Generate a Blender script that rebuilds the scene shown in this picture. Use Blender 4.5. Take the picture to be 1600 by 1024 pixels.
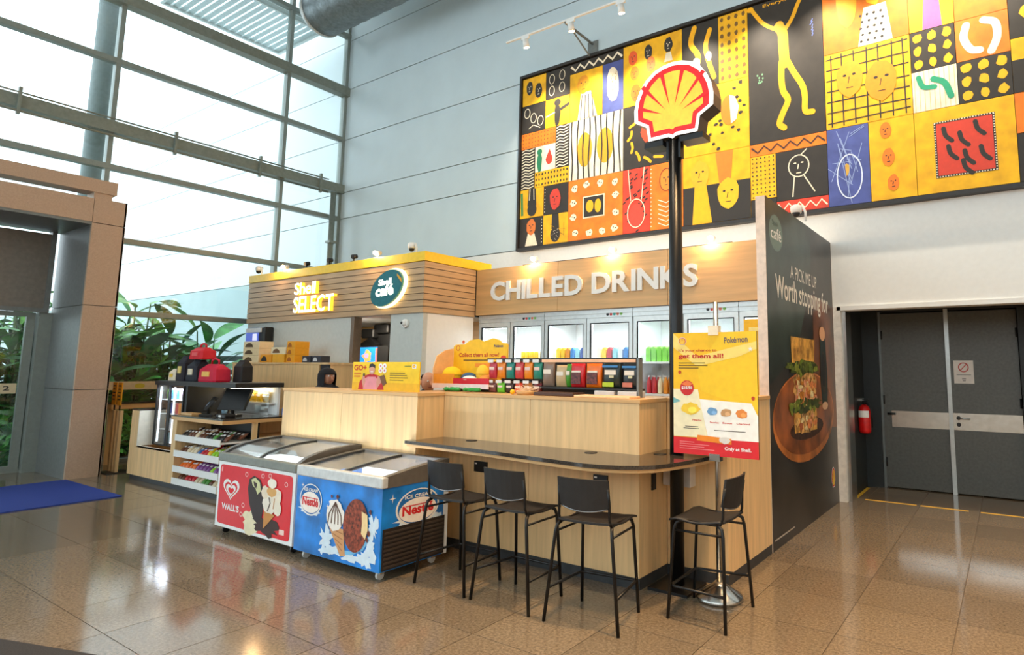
import bpy, math, random
from mathutils import Vector, Matrix
random.seed(7)
PI = math.pi
scene = bpy.context.scene
for o in list(bpy.data.objects): bpy.data.objects.remove(o)
C = scene.collection

# ---------------------------------------------------------------- camera, world, exposure
FPX, CX, CY = 958.59, 952.18, 462.26
YAW, PIT, ROLL = -0.5742, 0.1188, 0.0071
cam = bpy.data.cameras.new('camera'); camo = bpy.data.objects.new('camera', cam); C.objects.link(camo)
cam.sensor_fit = 'HORIZONTAL'; cam.sensor_width = 36; cam.lens = FPX / 1600 * 36
cam.shift_x = (800 - CX) / 1600; cam.shift_y = (CY - 512) / 1600; cam.clip_start = .05; cam.clip_end = 300
fw = Vector((math.sin(YAW) * math.cos(PIT), math.cos(YAW) * math.cos(PIT), math.sin(PIT)))
rt = Vector((math.cos(YAW), -math.sin(YAW), 0)); up = rt.cross(fw)
r2 = math.cos(ROLL) * rt + math.sin(ROLL) * up; u2 = -math.sin(ROLL) * rt + math.cos(ROLL) * up
mw = Matrix((r2, u2, -fw)).transposed().to_4x4(); mw.translation = (0, 0, 1.6)
camo.matrix_world = mw
scene.camera = camo
w = bpy.data.worlds.new('overcast_sky'); scene.world = w; w.use_nodes = True
bg = w.node_tree.nodes['Background']; bg.inputs[0].default_value = (.80, .93, 1.0, 1); bg.inputs[1].default_value = 2.1
vs = scene.view_settings; vs.view_transform = 'Standard'; vs.look = 'None'; vs.gamma = 1; vs.exposure = 0.62
vs.use_curve_mapping = False
WARM = (1.0, .62, .30); SOFT = (1.0, .86, .68)
CEIL_W = 330      # each warm hall downlight
TRACK_W = 150      # each track spotlight

# ---------------------------------------------------------------- materials
def lin(c):
    return tuple((v / 255 / 12.92) if v / 255 <= .04045 else ((v / 255 + .055) / 1.055) ** 2.4 for v in c) + (1,)
MATS = {}
def mat(name, rgb, rough=.5, metal=0, emit=0, kind='noise', amt=.06, scale=18, spec=.5):
    if name in MATS: return MATS[name]
    m = bpy.data.materials.new(name); m.use_nodes = True; nt = m.node_tree; N = nt.nodes; L = nt.links
    p = N['Principled BSDF']; col = lin(rgb)
    p.inputs['Roughness'].default_value = rough; p.inputs['Metallic'].default_value = metal
    p.inputs['Specular IOR Level'].default_value = spec
    tc = N.new('ShaderNodeNewGeometry') if kind in ('floor', 'wood', 'woodh', 'stone') else N.new('ShaderNodeTexCoord')
    vec = tc.outputs['Position'] if kind in ('floor', 'wood', 'woodh', 'stone') else tc.outputs['Object']
    mp = N.new('ShaderNodeMapping'); L.new(vec, mp.inputs['Vector'])
    nz = N.new('ShaderNodeTexNoise'); L.new(mp.outputs[0], nz.inputs['Vector'])
    nz.inputs['Scale'].default_value = scale; nz.inputs['Detail'].default_value = 4
    rp = N.new('ShaderNodeValToRGB'); L.new(nz.outputs['Fac'], rp.inputs['Fac'])
    d = [max(0, v * (1 - amt * 2)) for v in col[:3]] + [1]; b = [min(1, v * (1 + amt * 2)) for v in col[:3]] + [1]
    rp.color_ramp.elements[0].position = .3; rp.color_ramp.elements[1].position = .7
    rp.color_ramp.elements[0].color = d; rp.color_ramp.elements[1].color = b
    out = rp.outputs['Color']
    if kind == 'wood': mp.inputs['Scale'].default_value = (9, 9, .55)
    if kind == 'woodh': mp.inputs['Scale'].default_value = (.55, .55, 9)
    if kind in ('floor', 'stone'):
        nz.inputs['Detail'].default_value = 6
        n2 = N.new('ShaderNodeTexNoise'); n2.inputs['Scale'].default_value = scale * 3.1; n2.inputs['Detail'].default_value = 2
        L.new(vec, n2.inputs['Vector'])
        mx = N.new('ShaderNodeMix'); mx.data_type = 'RGBA'; mx.blend_type = 'OVERLAY'; mx.inputs['Factor'].default_value = .55
        L.new(out, mx.inputs['A']); L.new(n2.outputs['Fac'], mx.inputs['B']); out = mx.outputs['Result']
    if kind == 'floor':
        oi = N.new('ShaderNodeObjectInfo'); mr = N.new('ShaderNodeMapRange')
        mr.inputs['To Min'].default_value = .84; mr.inputs['To Max'].default_value = 1.12
        L.new(oi.outputs['Random'], mr.inputs['Value'])
        hs = N.new('ShaderNodeHueSaturation'); L.new(mr.outputs[0], hs.inputs['Value']); L.new(out, hs.inputs['Color']); out = hs.outputs[0]
        n3 = N.new('ShaderNodeTexNoise'); n3.inputs['Scale'].default_value = 2.2; L.new(vec, n3.inputs['Vector'])
        m3 = N.new('ShaderNodeMapRange'); m3.inputs['To Min'].default_value = rough * .75; m3.inputs['To Max'].default_value = rough * 1.4
        L.new(n3.outputs['Fac'], m3.inputs['Value']); L.new(m3.outputs[0], p.inputs['Roughness'])
    L.new(out, p.inputs['Base Color'])
    if emit:
        p.inputs['Emission Color'].default_value = col; p.inputs['Emission Strength'].default_value = emit
    MATS[name] = m; return m
def glassmat(name, tint=(1, 1, 1), refl=.9, base=.03):
    if name in MATS: return MATS[name]
    m = bpy.data.materials.new(name); m.use_nodes = True; nt = m.node_tree; N = nt.nodes; L = nt.links
    N.remove(N['Principled BSDF']); o = N['Material Output']
    t = N.new('ShaderNodeBsdfTransparent'); t.inputs[0].default_value = tint + (1,)
    g = N.new('ShaderNodeBsdfGlossy'); g.inputs['Roughness'].default_value = .02
    f = N.new('ShaderNodeFresnel'); f.inputs[0].default_value = 1.45
    ma = N.new('ShaderNodeMath'); ma.operation = 'MULTIPLY_ADD'; ma.inputs[1].default_value = refl; ma.inputs[2].default_value = base
    L.new(f.outputs[0], ma.inputs[0])
    x = N.new('ShaderNodeMixShader'); L.new(ma.outputs[0], x.inputs[0]); L.new(t.outputs[0], x.inputs[1]); L.new(g.outputs[0], x.inputs[2])
    L.new(x.outputs[0], o.inputs[0]); MATS[name] = m; return m
_cc = {}
def flat(rgb, rough=.55):
    """plain printed / painted colour"""
    k = tuple(rgb) + (rough,)
    if k not in _cc: _cc[k] = mat('paint_%02x%02x%02x_%d' % (rgb[0], rgb[1], rgb[2], rough * 100), rgb, rough, amt=.03)
    return _cc[k]
WHITE = (240, 240, 236); BLACK = (24, 23, 23); YEL = (255, 200, 0); RED = (222, 22, 24); ORG = (240, 128, 20)
m_wood = mat('oak_veneer', (230, 192, 138), .42, kind='wood', amt=.06, scale=2.6)
m_woodh = mat('oak_veneer_horizontal', (216, 170, 112), .42, kind='woodh', amt=.06, scale=2.2)
m_slat = mat('greyed_oak_slat', (186, 154, 116), .5, kind='woodh', amt=.10, scale=2.4)
m_floor = mat('polished_granite', (116, 104, 88), .10, kind='floor', amt=.17, scale=55)
m_grout = mat('grout', (84, 76, 66), .6)
m_granite = mat('dark_granite', (62, 56, 50), .12, kind='stone', amt=.3, scale=90)
m_panel = mat('grey_blue_wall_panel', (202, 217, 222), .42, amt=.015, scale=2)
m_white = mat('white_plaster', (236, 236, 232), .6, amt=.01)
m_joint = mat('dark_joint', (40, 46, 50), .7)
m_alu = mat('aluminium', (206, 210, 208), .3, metal=.35, amt=.03)
m_mull = mat('painted_steel', (140, 148, 142), .4, metal=.3, amt=.03)
m_beam = mat('steel_beam', (134, 140, 130), .45, metal=.3, amt=.05)
m_black = mat('black_plastic', (22, 22, 22), .45, amt=.1)
m_blackm = mat('black_metal', (20, 20, 21), .35, metal=.3, amt=.1)
m_stoolp = mat('stool_plastic', (31, 30, 30), .55, amt=.1)
m_steel = mat('brushed_steel', (200, 198, 192), .25, metal=1, amt=.04)
m_clad = mat('bronze_cladding', (186, 158, 134), .5, metal=.15, amt=.04, scale=60)
m_greyc = mat('grey_cladding', (120, 124, 122), .4, metal=.2, amt=.05)
m_kgrey = mat('kiosk_grey_wall', (196, 200, 194), .6, amt=.02)
m_plinth = mat('black_plinth', (52, 54, 56), .5, amt=.1)
m_glass = glassmat('facade_glass', (.96, .99, .99), .9, .02)
m_fglass = glassmat('fridge_glass', (1, 1, 1), .5, .0)
m_lidglass = glassmat('lid_glass', (.99, 1, 1), .3, .0)
m_fwhite = mat('fridge_white', (240, 244, 244), .4, amt=.01)
m_led = mat('led_strip', (235, 246, 255), .5, emit=2.0)
m_bulb = mat('lit_bulb', (255, 214, 150), .5, emit=30)
m_glow = mat('lit_letter', (255, 250, 225), .5, emit=1.6)
m_glowy = mat('lit_letter_side', (250, 200, 60), .5, emit=.7)
m_yellow = mat('yellow_fascia', (250, 205, 30), .45, amt=.03)
m_door = mat('grey_door_paint', (98, 98, 92), .5, amt=.06, scale=30)
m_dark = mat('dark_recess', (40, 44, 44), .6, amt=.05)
m_skin = mat('skin', (196, 142, 112), .5, amt=.04)
m_skin2 = mat('skin_tan', (176, 122, 94), .5, amt=.04)

# ---------------------------------------------------------------- mesh builder
class MB:
    def __init__(s, org=(0, 0, 0)): s.v = []; s.f = []; s.mi = []; s.ms = []; s.o = Vector(org); s.sm = []
    def m(s, mt):
        if mt not in s.ms: s.ms.append(mt)
        return s.ms.index(mt)
    def add(s, vs, fs, mt, smooth=False):
        b = len(s.v); i = s.m(mt); s.v += [tuple(Vector(v) - s.o) for v in vs]
        for f in fs: s.f.append([b + k for k in f]); s.mi.append(i); s.sm.append(smooth)
        return s
    def box(s, x0, x1, y0, y1, z0, z1, mt, bev=0):
        if bev:
            c = min(bev, (x1 - x0) / 2.1, (y1 - y0) / 2.1, (z1 - z0) / 2.1)
            pts = [(x0 + c, y0), (x1 - c, y0), (x1, y0 + c), (x1, y1 - c), (x1 - c, y1), (x0 + c, y1), (x0, y1 - c), (x0, y0 + c)]
            cx, cy = (x0 + x1) / 2, (y0 + y1) / 2
            def ring(z, k): return [(cx + (px - cx) * k[0], cy + (py - cy) * k[1], z) for px, py in pts]
            k = (1 - c / (x1 - x0) * 1.2, 1 - c / (y1 - y0) * 1.2)
            return s.rings([ring(z0, k), ring(z0 + c, (1, 1)), ring(z1 - c, (1, 1)), ring(z1, k)], mt)
        V = [(x0, y0, z0), (x1, y0, z0), (x1, y1, z0), (x0, y1, z0), (x0, y0, z1), (x1, y0, z1), (x1, y1, z1), (x0, y1, z1)]
        return s.add(V, [(3, 2, 1, 0), (4, 5, 6, 7), (0, 1, 5, 4), (1, 2, 6, 5), (2, 3, 7, 6), (3, 0, 4, 7)], mt)
    def rings(s, rs, mt, cap=True, smooth=False, closed=True):
        n = len(rs[0]); V = [p for r in rs for p in r]; F = []
        for i in range(len(rs) - 1):
            for j in range(n if closed else n - 1):
                k = (j + 1) % n; F.append((i * n + j, i * n + k, (i + 1) * n + k, (i + 1) * n + j))
        s.add(V, F, mt, smooth)
        if cap:
            b = len(s.v) - len(V); i = s.m(mt)
            s.f.append([b + j for j in reversed(range(n))]); s.mi.append(i); s.sm.append(False)
            s.f.append([b + (len(rs) - 1) * n + j for j in range(n)]); s.mi.append(i); s.sm.append(False)
        return s
    def tube(s, pts, r, mt, n=8):
        pts = [Vector(p) for p in pts]; rs = []; ref = None
        for i, p in enumerate(pts):
            d = (pts[min(i + 1, len(pts) - 1)] - pts[max(i - 1, 0)]).normalized()
            if ref is None:
                ref = Vector((0, 0, 1)) if abs(d.z) < .9 else Vector((1, 0, 0))
            a = d.cross(ref).normalized(); b = a.cross(d).normalized(); ref = b
            rr = r[i] if isinstance(r, (list, tuple)) else r
            rs.append([p + (a * math.cos(t) - b * math.sin(t)) * rr for t in [2 * PI * j / n for j in range(n)]])
        return s.rings([list(reversed(q)) for q in rs], mt, smooth=True)
    def lathe(s, c, prof, mt, n=16, sx=1, sy=1):
        rs = [[(c[0] + r * math.cos(2 * PI * j / n) * sx, c[1] + r * math.sin(2 * PI * j / n) * sy, c[2] + z) for j in range(n)] for r, z in prof]
        return s.rings(rs, mt, smooth=True)
    def ball(s, c, r, mt, n=12, k=8, sc=(1, 1, 1)):
        rs = [[(c[0] + r * sc[0] * math.sin(t) * math.cos(2 * PI * j / n), c[1] + r * sc[1] * math.sin(t) * math.sin(2 * PI * j / n), c[2] - r * sc[2] * math.cos(t)) for j in range(n)] for t in [PI * (i + .08) / (k + .16) for i in range(k + 1)]]
        return s.rings(rs, mt, smooth=True)
    def prism(s, pts, axis, a, b, mt):
        """extrude a 2d outline along an axis: 'y' pts=(x,z), 'x' pts=(y,z), 'z' pts=(x,y)"""
        def P(p, t): return {'y': (p[0], t, p[1]), 'x': (t, p[0], p[1]), 'z': (p[0], p[1], t)}[axis]
        n = len(pts); V = [P(p, a) for p in pts] + [P(p, b) for p in pts]
        F = [tuple(range(n)), tuple(reversed(range(n, 2 * n)))] + [(i, i + n, (i + 1) % n + n, (i + 1) % n) for i in range(n)]
        return s.add(V, F, mt)
    def mesh(s, name):
        me = bpy.data.meshes.new(name); me.from_pydata(s.v, [], s.f)
        for m_ in s.ms: me.materials.append(m_)
        me.polygons.foreach_set('material_index', s.mi); me.polygons.foreach_set('use_smooth', s.sm)
        me.validate(); me.update()
        return me

def obj(name, mb, parent=None, loc=(0, 0, 0), rz=0, label=None):
    me = mb.mesh(name) if isinstance(mb, MB) else mb
    o = bpy.data.objects.new(name, me); C.objects.link(o); o.location = loc; o.rotation_euler = (0, 0, rz)
    if parent: o.parent = parent
    if label: o['label'] = label
    return o
def tag(o, label, cat, group=None):
    o['label'] = label; o['category'] = cat
    if group: o['group'] = group
    return o
def thing(name, label, cat, loc=(0, 0, 0), rz=0, group=None):
    o = bpy.data.objects.new(name, None); C.objects.link(o); o.location = loc; o.rotation_euler = (0, 0, rz)
    o.empty_display_size = .1
    return tag(o, label, cat, group)
def struct(name, mb, parent=None):
    o = obj(name, mb, parent)
    if not parent: o['kind'] = 'structure'
    return o
def copy_tree(o, loc, rz=None, label=None, group=None):
    def cp(a, par):
        c = a.copy(); C.objects.link(c); c.parent = par
        for ch in a.children: cp(ch, c)
        return c
    c = cp(o, None); c.location = loc
    if rz is not None: c.rotation_euler = (0, 0, rz)
    if label: c['label'] = label
    if group: c['group'] = group
    return c
_tm = {}
def textmesh(t, bold=.0, depth=0):
    k = (t, bold, depth)
    if k not in _tm:
        cu = bpy.data.curves.new('lettering', 'FONT'); cu.body = t; cu.size = 1; cu.offset = bold; cu.extrude = depth; cu.resolution_u = 3
        ob = bpy.data.objects.new('lettering', cu); C.objects.link(ob)
        dg = bpy.context.evaluated_depsgraph_get(); me = bpy.data.meshes.new_from_object(ob.evaluated_get(dg))
        bpy.data.objects.remove(ob); bpy.data.curves.remove(cu)
        vs_ = [v.co.copy() for v in me.vertices]; fs_ = [tuple(p.vertices) for p in me.polygons]; bpy.data.meshes.remove(me)
        x0 = min(v.x for v in vs_); x1 = max(v.x for v in vs_); y0 = min(v.y for v in vs_); y1 = max(v.y for v in vs_)
        _tm[k] = ([((v.x - x0) / (x1 - x0), (v.y - y0) / (y1 - y0), v.z) for v in vs_], fs_, (x1 - x0) / (y1 - y0))
    return _tm[k]
class Print:
    """flat print on a face: o = lower-left corner, r / u = full width / height vectors; coordinates 0..1"""
    def __init__(s, o, r, u, org=(0, 0, 0), lift=.0012):
        s.O = Vector(o); s.r = Vector(r); s.u = Vector(u); s.n = s.r.cross(s.u).normalized(); s.mb = MB(org); s.k = lift
        s.W = s.r.length; s.H = s.u.length; s.c = 0
    def P(s, a, b, l): return s.O + s.r * a + s.u * b + s.n * (s.k * l + s.c)
    def fan(s, a, b, pts, c, l):
        s.c += 2.5e-6; n = len(pts); s.mb.add([s.P(a, b, l)] + [s.P(x, y, l) for x, y in pts], [(0, i + 1, (i + 1) % n + 1) for i in range(n)], flat(c) if isinstance(c, tuple) else c); return s
    def curve(s, pts, wd, c, l=2, k=5):
        q = [Vector(p) for p in pts]; q = [2 * q[0] - q[1]] + q + [2 * q[-1] - q[-2]]; o = []
        for i in range(1, len(q) - 2):
            for j in range(k):
                t = j / k; o.append(tuple(.5 * (2 * q[i] + (q[i + 1] - q[i - 1]) * t + (2 * q[i - 1] - 5 * q[i] + 4 * q[i + 1] - q[i + 2]) * t * t + (3 * q[i] - q[i - 1] - 3 * q[i + 1] + q[i + 2]) * t ** 3)))
        o.append(tuple(q[-2])); s.line(o, wd, c, l)
        for e in (o[0], o[-1]): s.ell(e[0], e[1], wd / 2 / s.W, wd / 2 / s.H, c, l, 10)
        return s
    def poly(s, pts, c, l=1):
        s.c += 2.5e-6
        s.mb.add([s.P(a, b, l) for a, b in pts], [tuple(range(len(pts)))], flat(c) if isinstance(c, tuple) else c); return s
    def rect(s, a0, b0, a1, b1, c, l=1): return s.poly([(a0, b0), (a1, b0), (a1, b1), (a0, b1)], c, l)
    def ell(s, a, b, ra, rb, c, l=2, n=22, rot=0):
        q = []
        for i in range(n):
            t = 2 * PI * i / n; x = ra * s.W * math.cos(t); y = rb * s.H * math.sin(t)
            q.append((a + (x * math.cos(rot) - y * math.sin(rot)) / s.W, b + (x * math.sin(rot) + y * math.cos(rot)) / s.H))
        return s.fan(a, b, q, c, l)
    def line(s, pts, wd, c, l=2):
        """stroke, width in metres"""
        q = [Vector((a * s.W, b * s.H)) for a, b in pts]; L = []; R = []
        for i, p in enumerate(q):
            d = (q[min(i + 1, len(q) - 1)] - q[max(i - 1, 0)]).normalized(); nn = Vector((-d.y, d.x)) * wd / 2
            L.append(p + nn); R.append(p - nn)
        for i in range(len(q) - 1):
            s.poly([(p.x / s.W, p.y / s.H) for p in (R[i], R[i + 1], L[i + 1], L[i])], c, l)
        return s
    def ring(s, a, b, ra, rb, wd, c, l=2, n=20, t0=0, t1=2 * PI):
        return s.line([(a + ra * math.cos(t0 + (t1 - t0) * i / n), b + rb * math.sin(t0 + (t1 - t0) * i / n)) for i in range(n + 1)], wd, c, l)
    def text(s, t, a, b, wd, ht, c, l=2, bold=.0, shear=0, depth=0):
        V, F, _ = textmesh(t, bold, depth)
        k = s.k * l
        s.mb.add([s.O + s.r * (a + x * wd) + s.u * (b + y * ht + shear * x) + s.n * (k + z + depth) for x, y, z in V], F, flat(c) if isinstance(c, tuple) else c); return s
    def blob(s, a, b, ra, rb, c, l=2, n=14, j=.25, seed=0):
        rr = random.Random(seed)
        
        q = []
        for i in range(n):
            e = 1 + rr.uniform(-j, j); q.append((a + ra * math.cos(2 * PI * i / n) * e, b + rb * math.sin(2 * PI * i / n) * e))
        return s.fan(a, b, q, c, l)
    def build(s, name, parent, label=None): return obj(name, s.mb, parent, label=label)
def light(name, kind, loc, power, color, parent=None, **kw):
    l = bpy.data.lights.new(name, kind); l.energy = power; l.color = color
    tgt = kw.pop('target', None)
    for k, v in kw.items(): setattr(l, k, v)
    o = bpy.data.objects.new(name, l); C.objects.link(o); o.location = loc
    if tgt is not None: o.rotation_euler = (Vector(tgt) - Vector(loc)).to_track_quat('-Z', 'Y').to_euler()
    if parent: o.parent = parent
    return o
def proj(p):
    d = Vector(p) - Vector((0, 0, 1.6)); z = d.dot(fw)
    if z < .1: return None
    return (CX + d.dot(r2) / z * FPX, CY - d.dot(u2) / z * FPX)

XG = -12.58; YB = 8.10
# ================================================================ FLOOR
fl = struct('floor', MB().box(-12.68, 6.4, -9, 10.6, -.12, -.004, m_grout))
TS = .6135; tmb = MB().box(-TS / 2 + .0025, TS / 2 - .0025, -TS / 2 + .0025, TS / 2 - .0025, -.0035, 0, m_floor); tme = tmb.mesh('tile')
far = MB(); cand = []
for i in range(-20, 13):
    for j in range(-16, 10):
        x = -.98 + (i + .5) * TS; y = 4.70 + (j + .5) * TS
        if x < XG or x > 6.5 or y > 9.5: continue
        p = proj((x, y, 0)); vis = p and -90 < p[0] < 1690 and 560 < p[1] < 1110
        hid = (-8 < x < -2.3 and y > 4.4) or (x < -8 and y > 4.3 and x > -10.6)
        if vis and not hid: cand.append((x * x + y * y, x, y))
        elif -9 < y: far.box(x - TS / 2 + .0025, x + TS / 2 - .0025, y - TS / 2 + .0025, y + TS / 2 - .0025, -.0035, 0, m_floor)
cand.sort()
for k, (_, x, y) in enumerate(cand):
    if k < 300: obj('tile', tme, fl, (x, y, 0))
    else: far.box(x - TS / 2 + .0025, x + TS / 2 - .0025, y - TS / 2 + .0025, y + TS / 2 - .0025, -.0035, 0, m_floor)
o = obj('tile_field', far, fl); o['kind'] = 'stuff'
# ================================================================ BACK WALL
ZL = [3.672, 4.92, 5.53, 6.78, 7.99, 9.2, 10.4]
wb = struct('wall_back', MB().box(XG, -1.78, YB + .03, YB + .25, 0, 10.4, m_joint).box(-1.78, 5.0, YB + .03, YB + .25, 2.40, 10.4, m_joint))
obj('wall_panel', MB().box(XG + .02, -1.79, YB, YB + .03, 0, ZL[0] - .008, m_white), wb)
obj('wall_panel', MB().box(-1.79, 5.0, YB, YB + .03, 2.41, ZL[0] - .008, m_white), wb)
for a, b in zip(ZL[:-1], ZL[1:]):
    obj('wall_panel', MB().box(XG + .02, 5.0, YB, YB + .03, a + .008, b - .008, m_panel), wb)
wo = struct('wall_outside', MB().box(-70, XG - .12, YB + .03, YB + .25, 0, 10.4, m_joint))
m_outp = mat('outdoor_wall_panel', (228, 235, 237), .5, amt=.01, scale=2)
for a, b in zip([0] + ZL[:-1], ZL): obj('wall_panel', MB().box(-70, XG - .13, YB, YB + .03, a + .008, b - .008, m_outp if a > 1 else mat('outdoor_lower_panel', (168, 190, 190), .5, amt=.03, scale=2)), wo)
struct('ceiling', MB().box(XG, 6.4, -9.2, YB + .2, 10.4, 10.6, m_panel))
struct('trim_1', MB().box(-1.79, 5.0, YB - .02, YB + .2, 2.355, 2.41, m_white))
struct('trim_2', MB().box(-1.835, -1.745, YB - .02, YB + .35, 0, 2.40, mat('white_post', (226, 222, 214), .5)))
struct('trim_3', MB().box(-1.745, -1.70, YB + .05, YB + .35, 0, 2.355, m_steel))
struct('wall_right', MB().box(6.2, 6.4, -9, 10.6, 0, 10.4, m_white))
struct('wall_front', MB().box(XG, 6.2, -9.2, -9, 0, 3.2, m_white).box(XG, 6.2, -9.2, -9, 8.6, 10.4, m_white))
# recess with the double door
YD = 9.45
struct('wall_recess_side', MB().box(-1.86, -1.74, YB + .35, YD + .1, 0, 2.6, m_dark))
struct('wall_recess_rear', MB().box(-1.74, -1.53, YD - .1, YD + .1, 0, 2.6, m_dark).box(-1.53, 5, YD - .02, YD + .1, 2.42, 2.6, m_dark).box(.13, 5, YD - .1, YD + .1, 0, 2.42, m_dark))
struct('wall_light_stop', MB().box(-1.9, 6.2, YD + .12, YD + .2, -.01, 2.7, m_dark))  # unseen sheet added to stop sky light leaking round the doors
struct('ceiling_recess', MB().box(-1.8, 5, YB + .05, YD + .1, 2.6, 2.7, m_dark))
def leaf_door(name, x0, x1, handle, side):
    d = struct(name, MB().box(x0, x1, YD - .02, YD + .03, .015, 2.40, m_door))
    obj('kick_band', MB().box(x0 + .10 * (side < 0), x1, YD - .026, YD - .019, .83, 1.05, m_steel), d)
    for z in (.35, 1.2, 2.1): obj('hinge', MB().tube([((x0 + .01 if side < 0 else x1 - .01), YD - .03, z - .06), ((x0 + .01 if side < 0 else x1 - .01), YD - .03, z + .06)], .012, m_black), d)
    if handle:
        h = obj('door_handle', MB().tube([(x0 + .06, YD - .02, .985), (x0 + .06, YD - .08, .985), (x0 + .19, YD - .08, .98)], .010, m_steel), d)
        obj('handle_rose', MB().tube([(x0 + .06, YD - .03, .985), (x0 + .06, YD - .018, .985)], .026, m_black, 14), h)
        obj('lock_cylinder', MB().tube([(x0 + .06, YD - .034, .90), (x0 + .06, YD - .018, .90)], .026, m_black, 14), d)
    else: obj('door_stay', MB().tube([(x0 + .05, YD - .05, 1.01), (x0 + .15, YD - .05, 1.01)], .016, m_black), d)
    return d
leaf_door('door_1', -1.50, -.70, False, -1); leaf_door('door_2', -.65, .12, True, 1)
struct('trim_4', MB().box(-.70, -.65, YD - .05, YD + .03, 0, 2.44, m_alu))
struct('trim_5', MB().box(-1.53, -1.50, YD - .04, YD + .03, 0, 2.43, m_greyc))
nt_ = thing('notice', 'small white paper notice with a prohibition sign on the grey door', 'sign', (-.5, YD - .024, 1.44))
obj('paper', MB((-.5, YD - .024, 1.44)).box(-.615, -.385, YD - .024, YD - .0205, 1.44, 1.745, flat((232, 222, 210))), nt_)
p = Print((-.615, YD - .024, 1.44), (.23, 0, 0), (0, 0, .305), (-.5, YD - .024, 1.44))
p.ring(.5, .70, .24, .19, .014, (200, 90, 80)).line([(.35, .58), (.65, .83)], .012, (200, 90, 80)).line([(.14, .38), (.86, .38)], .008, (110, 104, 100)).line([(.4, .2), (.6, .2)], .01, (120, 112, 104)).line([(.42, .12), (.58, .12)], .01, (120, 112, 104))
p.build('print', nt_)
fe = thing('fire_extinguisher', 'red fire extinguisher hanging in the dark recess beside the grey doors', 'extinguisher', (-1.66, 8.9, .77))
obj('cylinder', MB().lathe((0, 0, 0), [(.06, 0), (.075, .02), (.078, .05), (.078, .30), (.06, .35), (.03, .375)], mat('extinguisher_red', (214, 22, 22), .3)), fe)
obj('label', MB().prism([(.079 * math.cos(t), .079 * math.sin(t)) for t in [PI * 1.15 + i * PI * .65 / 8 for i in range(9)]] + [(.0785 * math.cos(t), .0785 * math.sin(t)) for t in [PI * 1.8 - i * PI * .65 / 8 for i in range(9)]], 'z', .21, .30, flat(WHITE)), fe)
obj('valve', MB().tube([(0, 0, .37), (0, 0, .42)], .018, m_blackm).box(-.02, .05, -.012, .012, .415, .43, m_blackm).box(-.02, .06, -.012, .012, .44, .45, m_blackm), fe)
obj('hose', MB().tube([(.01, -.01, .40), (.07, -.02, .38), (.095, -.01, .25), (.095, 0, .08)], .009, m_black), fe)
obj('wall_hook', MB().box(-.09, 0, -.01, .01, .42, .46, m_steel), fe)
yt = MB()
for k in range(9): yt.box(-1.60 + k * .62, -1.60 + k * .62 + (.5 if k % 3 else .58), 8.37, 8.42, .0005, .0015, flat((226, 178, 60)))
yt.box(-1.735, -1.69, 8.45, 9.25, .0005, .0015, flat((200, 168, 50)))
tag(obj('floor_tape', yt), 'worn yellow marking tape on the floor in front of the grey doors', 'tape')
# ================================================================ GLASS FACADE
fac = MB()
YM = [-2.05, .87, 3.80, 6.72, 8.06]; ZT = [0, 2.48, 3.71, 4.93, 5.60, 6.79, 7.91, 9.30, 10.4]
wg = struct('wall_glass', MB().box(XG - .04, XG + .04, -9, YB, -.02, .05, m_mull))
for y in YM: obj('mullion', MB().box(XG - .07, XG + .07, y - .035, y + .035, 0 if y > 3.5 else 4.35, 10.4, m_mull), wg)
for i, z in enumerate(ZT[1:]):
    hh = .045 if z not in (7.91, 5.60) else .10
    obj('transom', MB().box(XG - .06, XG + (.075 if hh < .1 else .16), -9 if z > 4 else 3.70, YB, z - hh, z + hh, m_mull if hh < .1 else m_beam), wg)
n = 0
for a, b in zip(YM[:-1], YM[1:]):
    for c, d in zip(ZT[:-1], ZT[1:]):
        if b < 4 and d < 4.5: continue
        n += 1
        g = struct('window_%d' % n, MB().box(XG - .006, XG + .006, a + .03, b - .03, c + .04, d - .04, m_glass))
# steel service pipes clipped on the main beam, and the pipe in the corner
pr = thing('service_pipe', 'thin grey conduit with clips running along the wide facade beam', 'pipe', (XG + .2, 4, 5.42))
mb_ = MB((XG + .2, 4, 5.42)); mb_.tube([(XG + .2, -3, 5.43), (XG + .2, 7.68, 5.43)], .022, m_beam); mb_.tube([(XG + .2, -3, 5.72), (XG + .2, 7.68, 5.72)], .014, m_beam); obj('conduit', mb_, pr)
for y in (2.6, 4.7, 6.2, 7.5): obj('clip', MB((XG + .2, 4, 5.42)).box(XG + .16, XG + .225, y - .02, y + .02, 5.38, 5.80, m_beam), pr)
cpipe = thing('corner_downpipe', 'vertical grey downpipe in the corner between glass facade and panelled wall', 'pipe', (XG + .22, 7.86, 0))
obj('pipe', MB((XG + .22, 7.86, 0)).tube([(XG + .22, 7.80, .0), (XG + .22, 7.80, 5.45)], .06, m_beam, 10), cpipe)
for z in (1.2, 3.3, 4.3): obj('clamp', MB((XG + .22, 7.86, 0)).box(XG + .14, XG + .30, 7.72, 7.88, z, z + .05, m_mull), cpipe)
oc = thing('outdoor_column', 'round grey steel column standing outside the glass facade', 'column', (-13.75, 3.95, 0))
obj('shaft', MB().tube([(0, 0, 0), (0, 0, 10.4)], .16, mat('column_grey', (112, 124, 122), .5), 18), oc)
obj('base_plate', MB().box(-.25, .25, -.25, .25, 0, .03, m_beam), oc)
cn = thing('outdoor_canopy', 'white louvred canopy outside the upper glass facade', 'canopy', (-13.6, 6.6, 9.2))
cm = MB((-13.6, 6.6, 9.2))
obj('canopy_frame', cm.box(-14.6, -12.75, 5.0, 5.06, 9.2, 9.32, m_alu).box(-14.6, -12.75, 7.5, 7.56, 9.2, 9.32, m_alu).box(-14.6, -14.54, 5.06, 7.5, 9.2, 9.32, m_alu).box(-12.81, -12.75, 5.06, 7.5, 9.2, 9.32, m_alu), cn)
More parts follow.
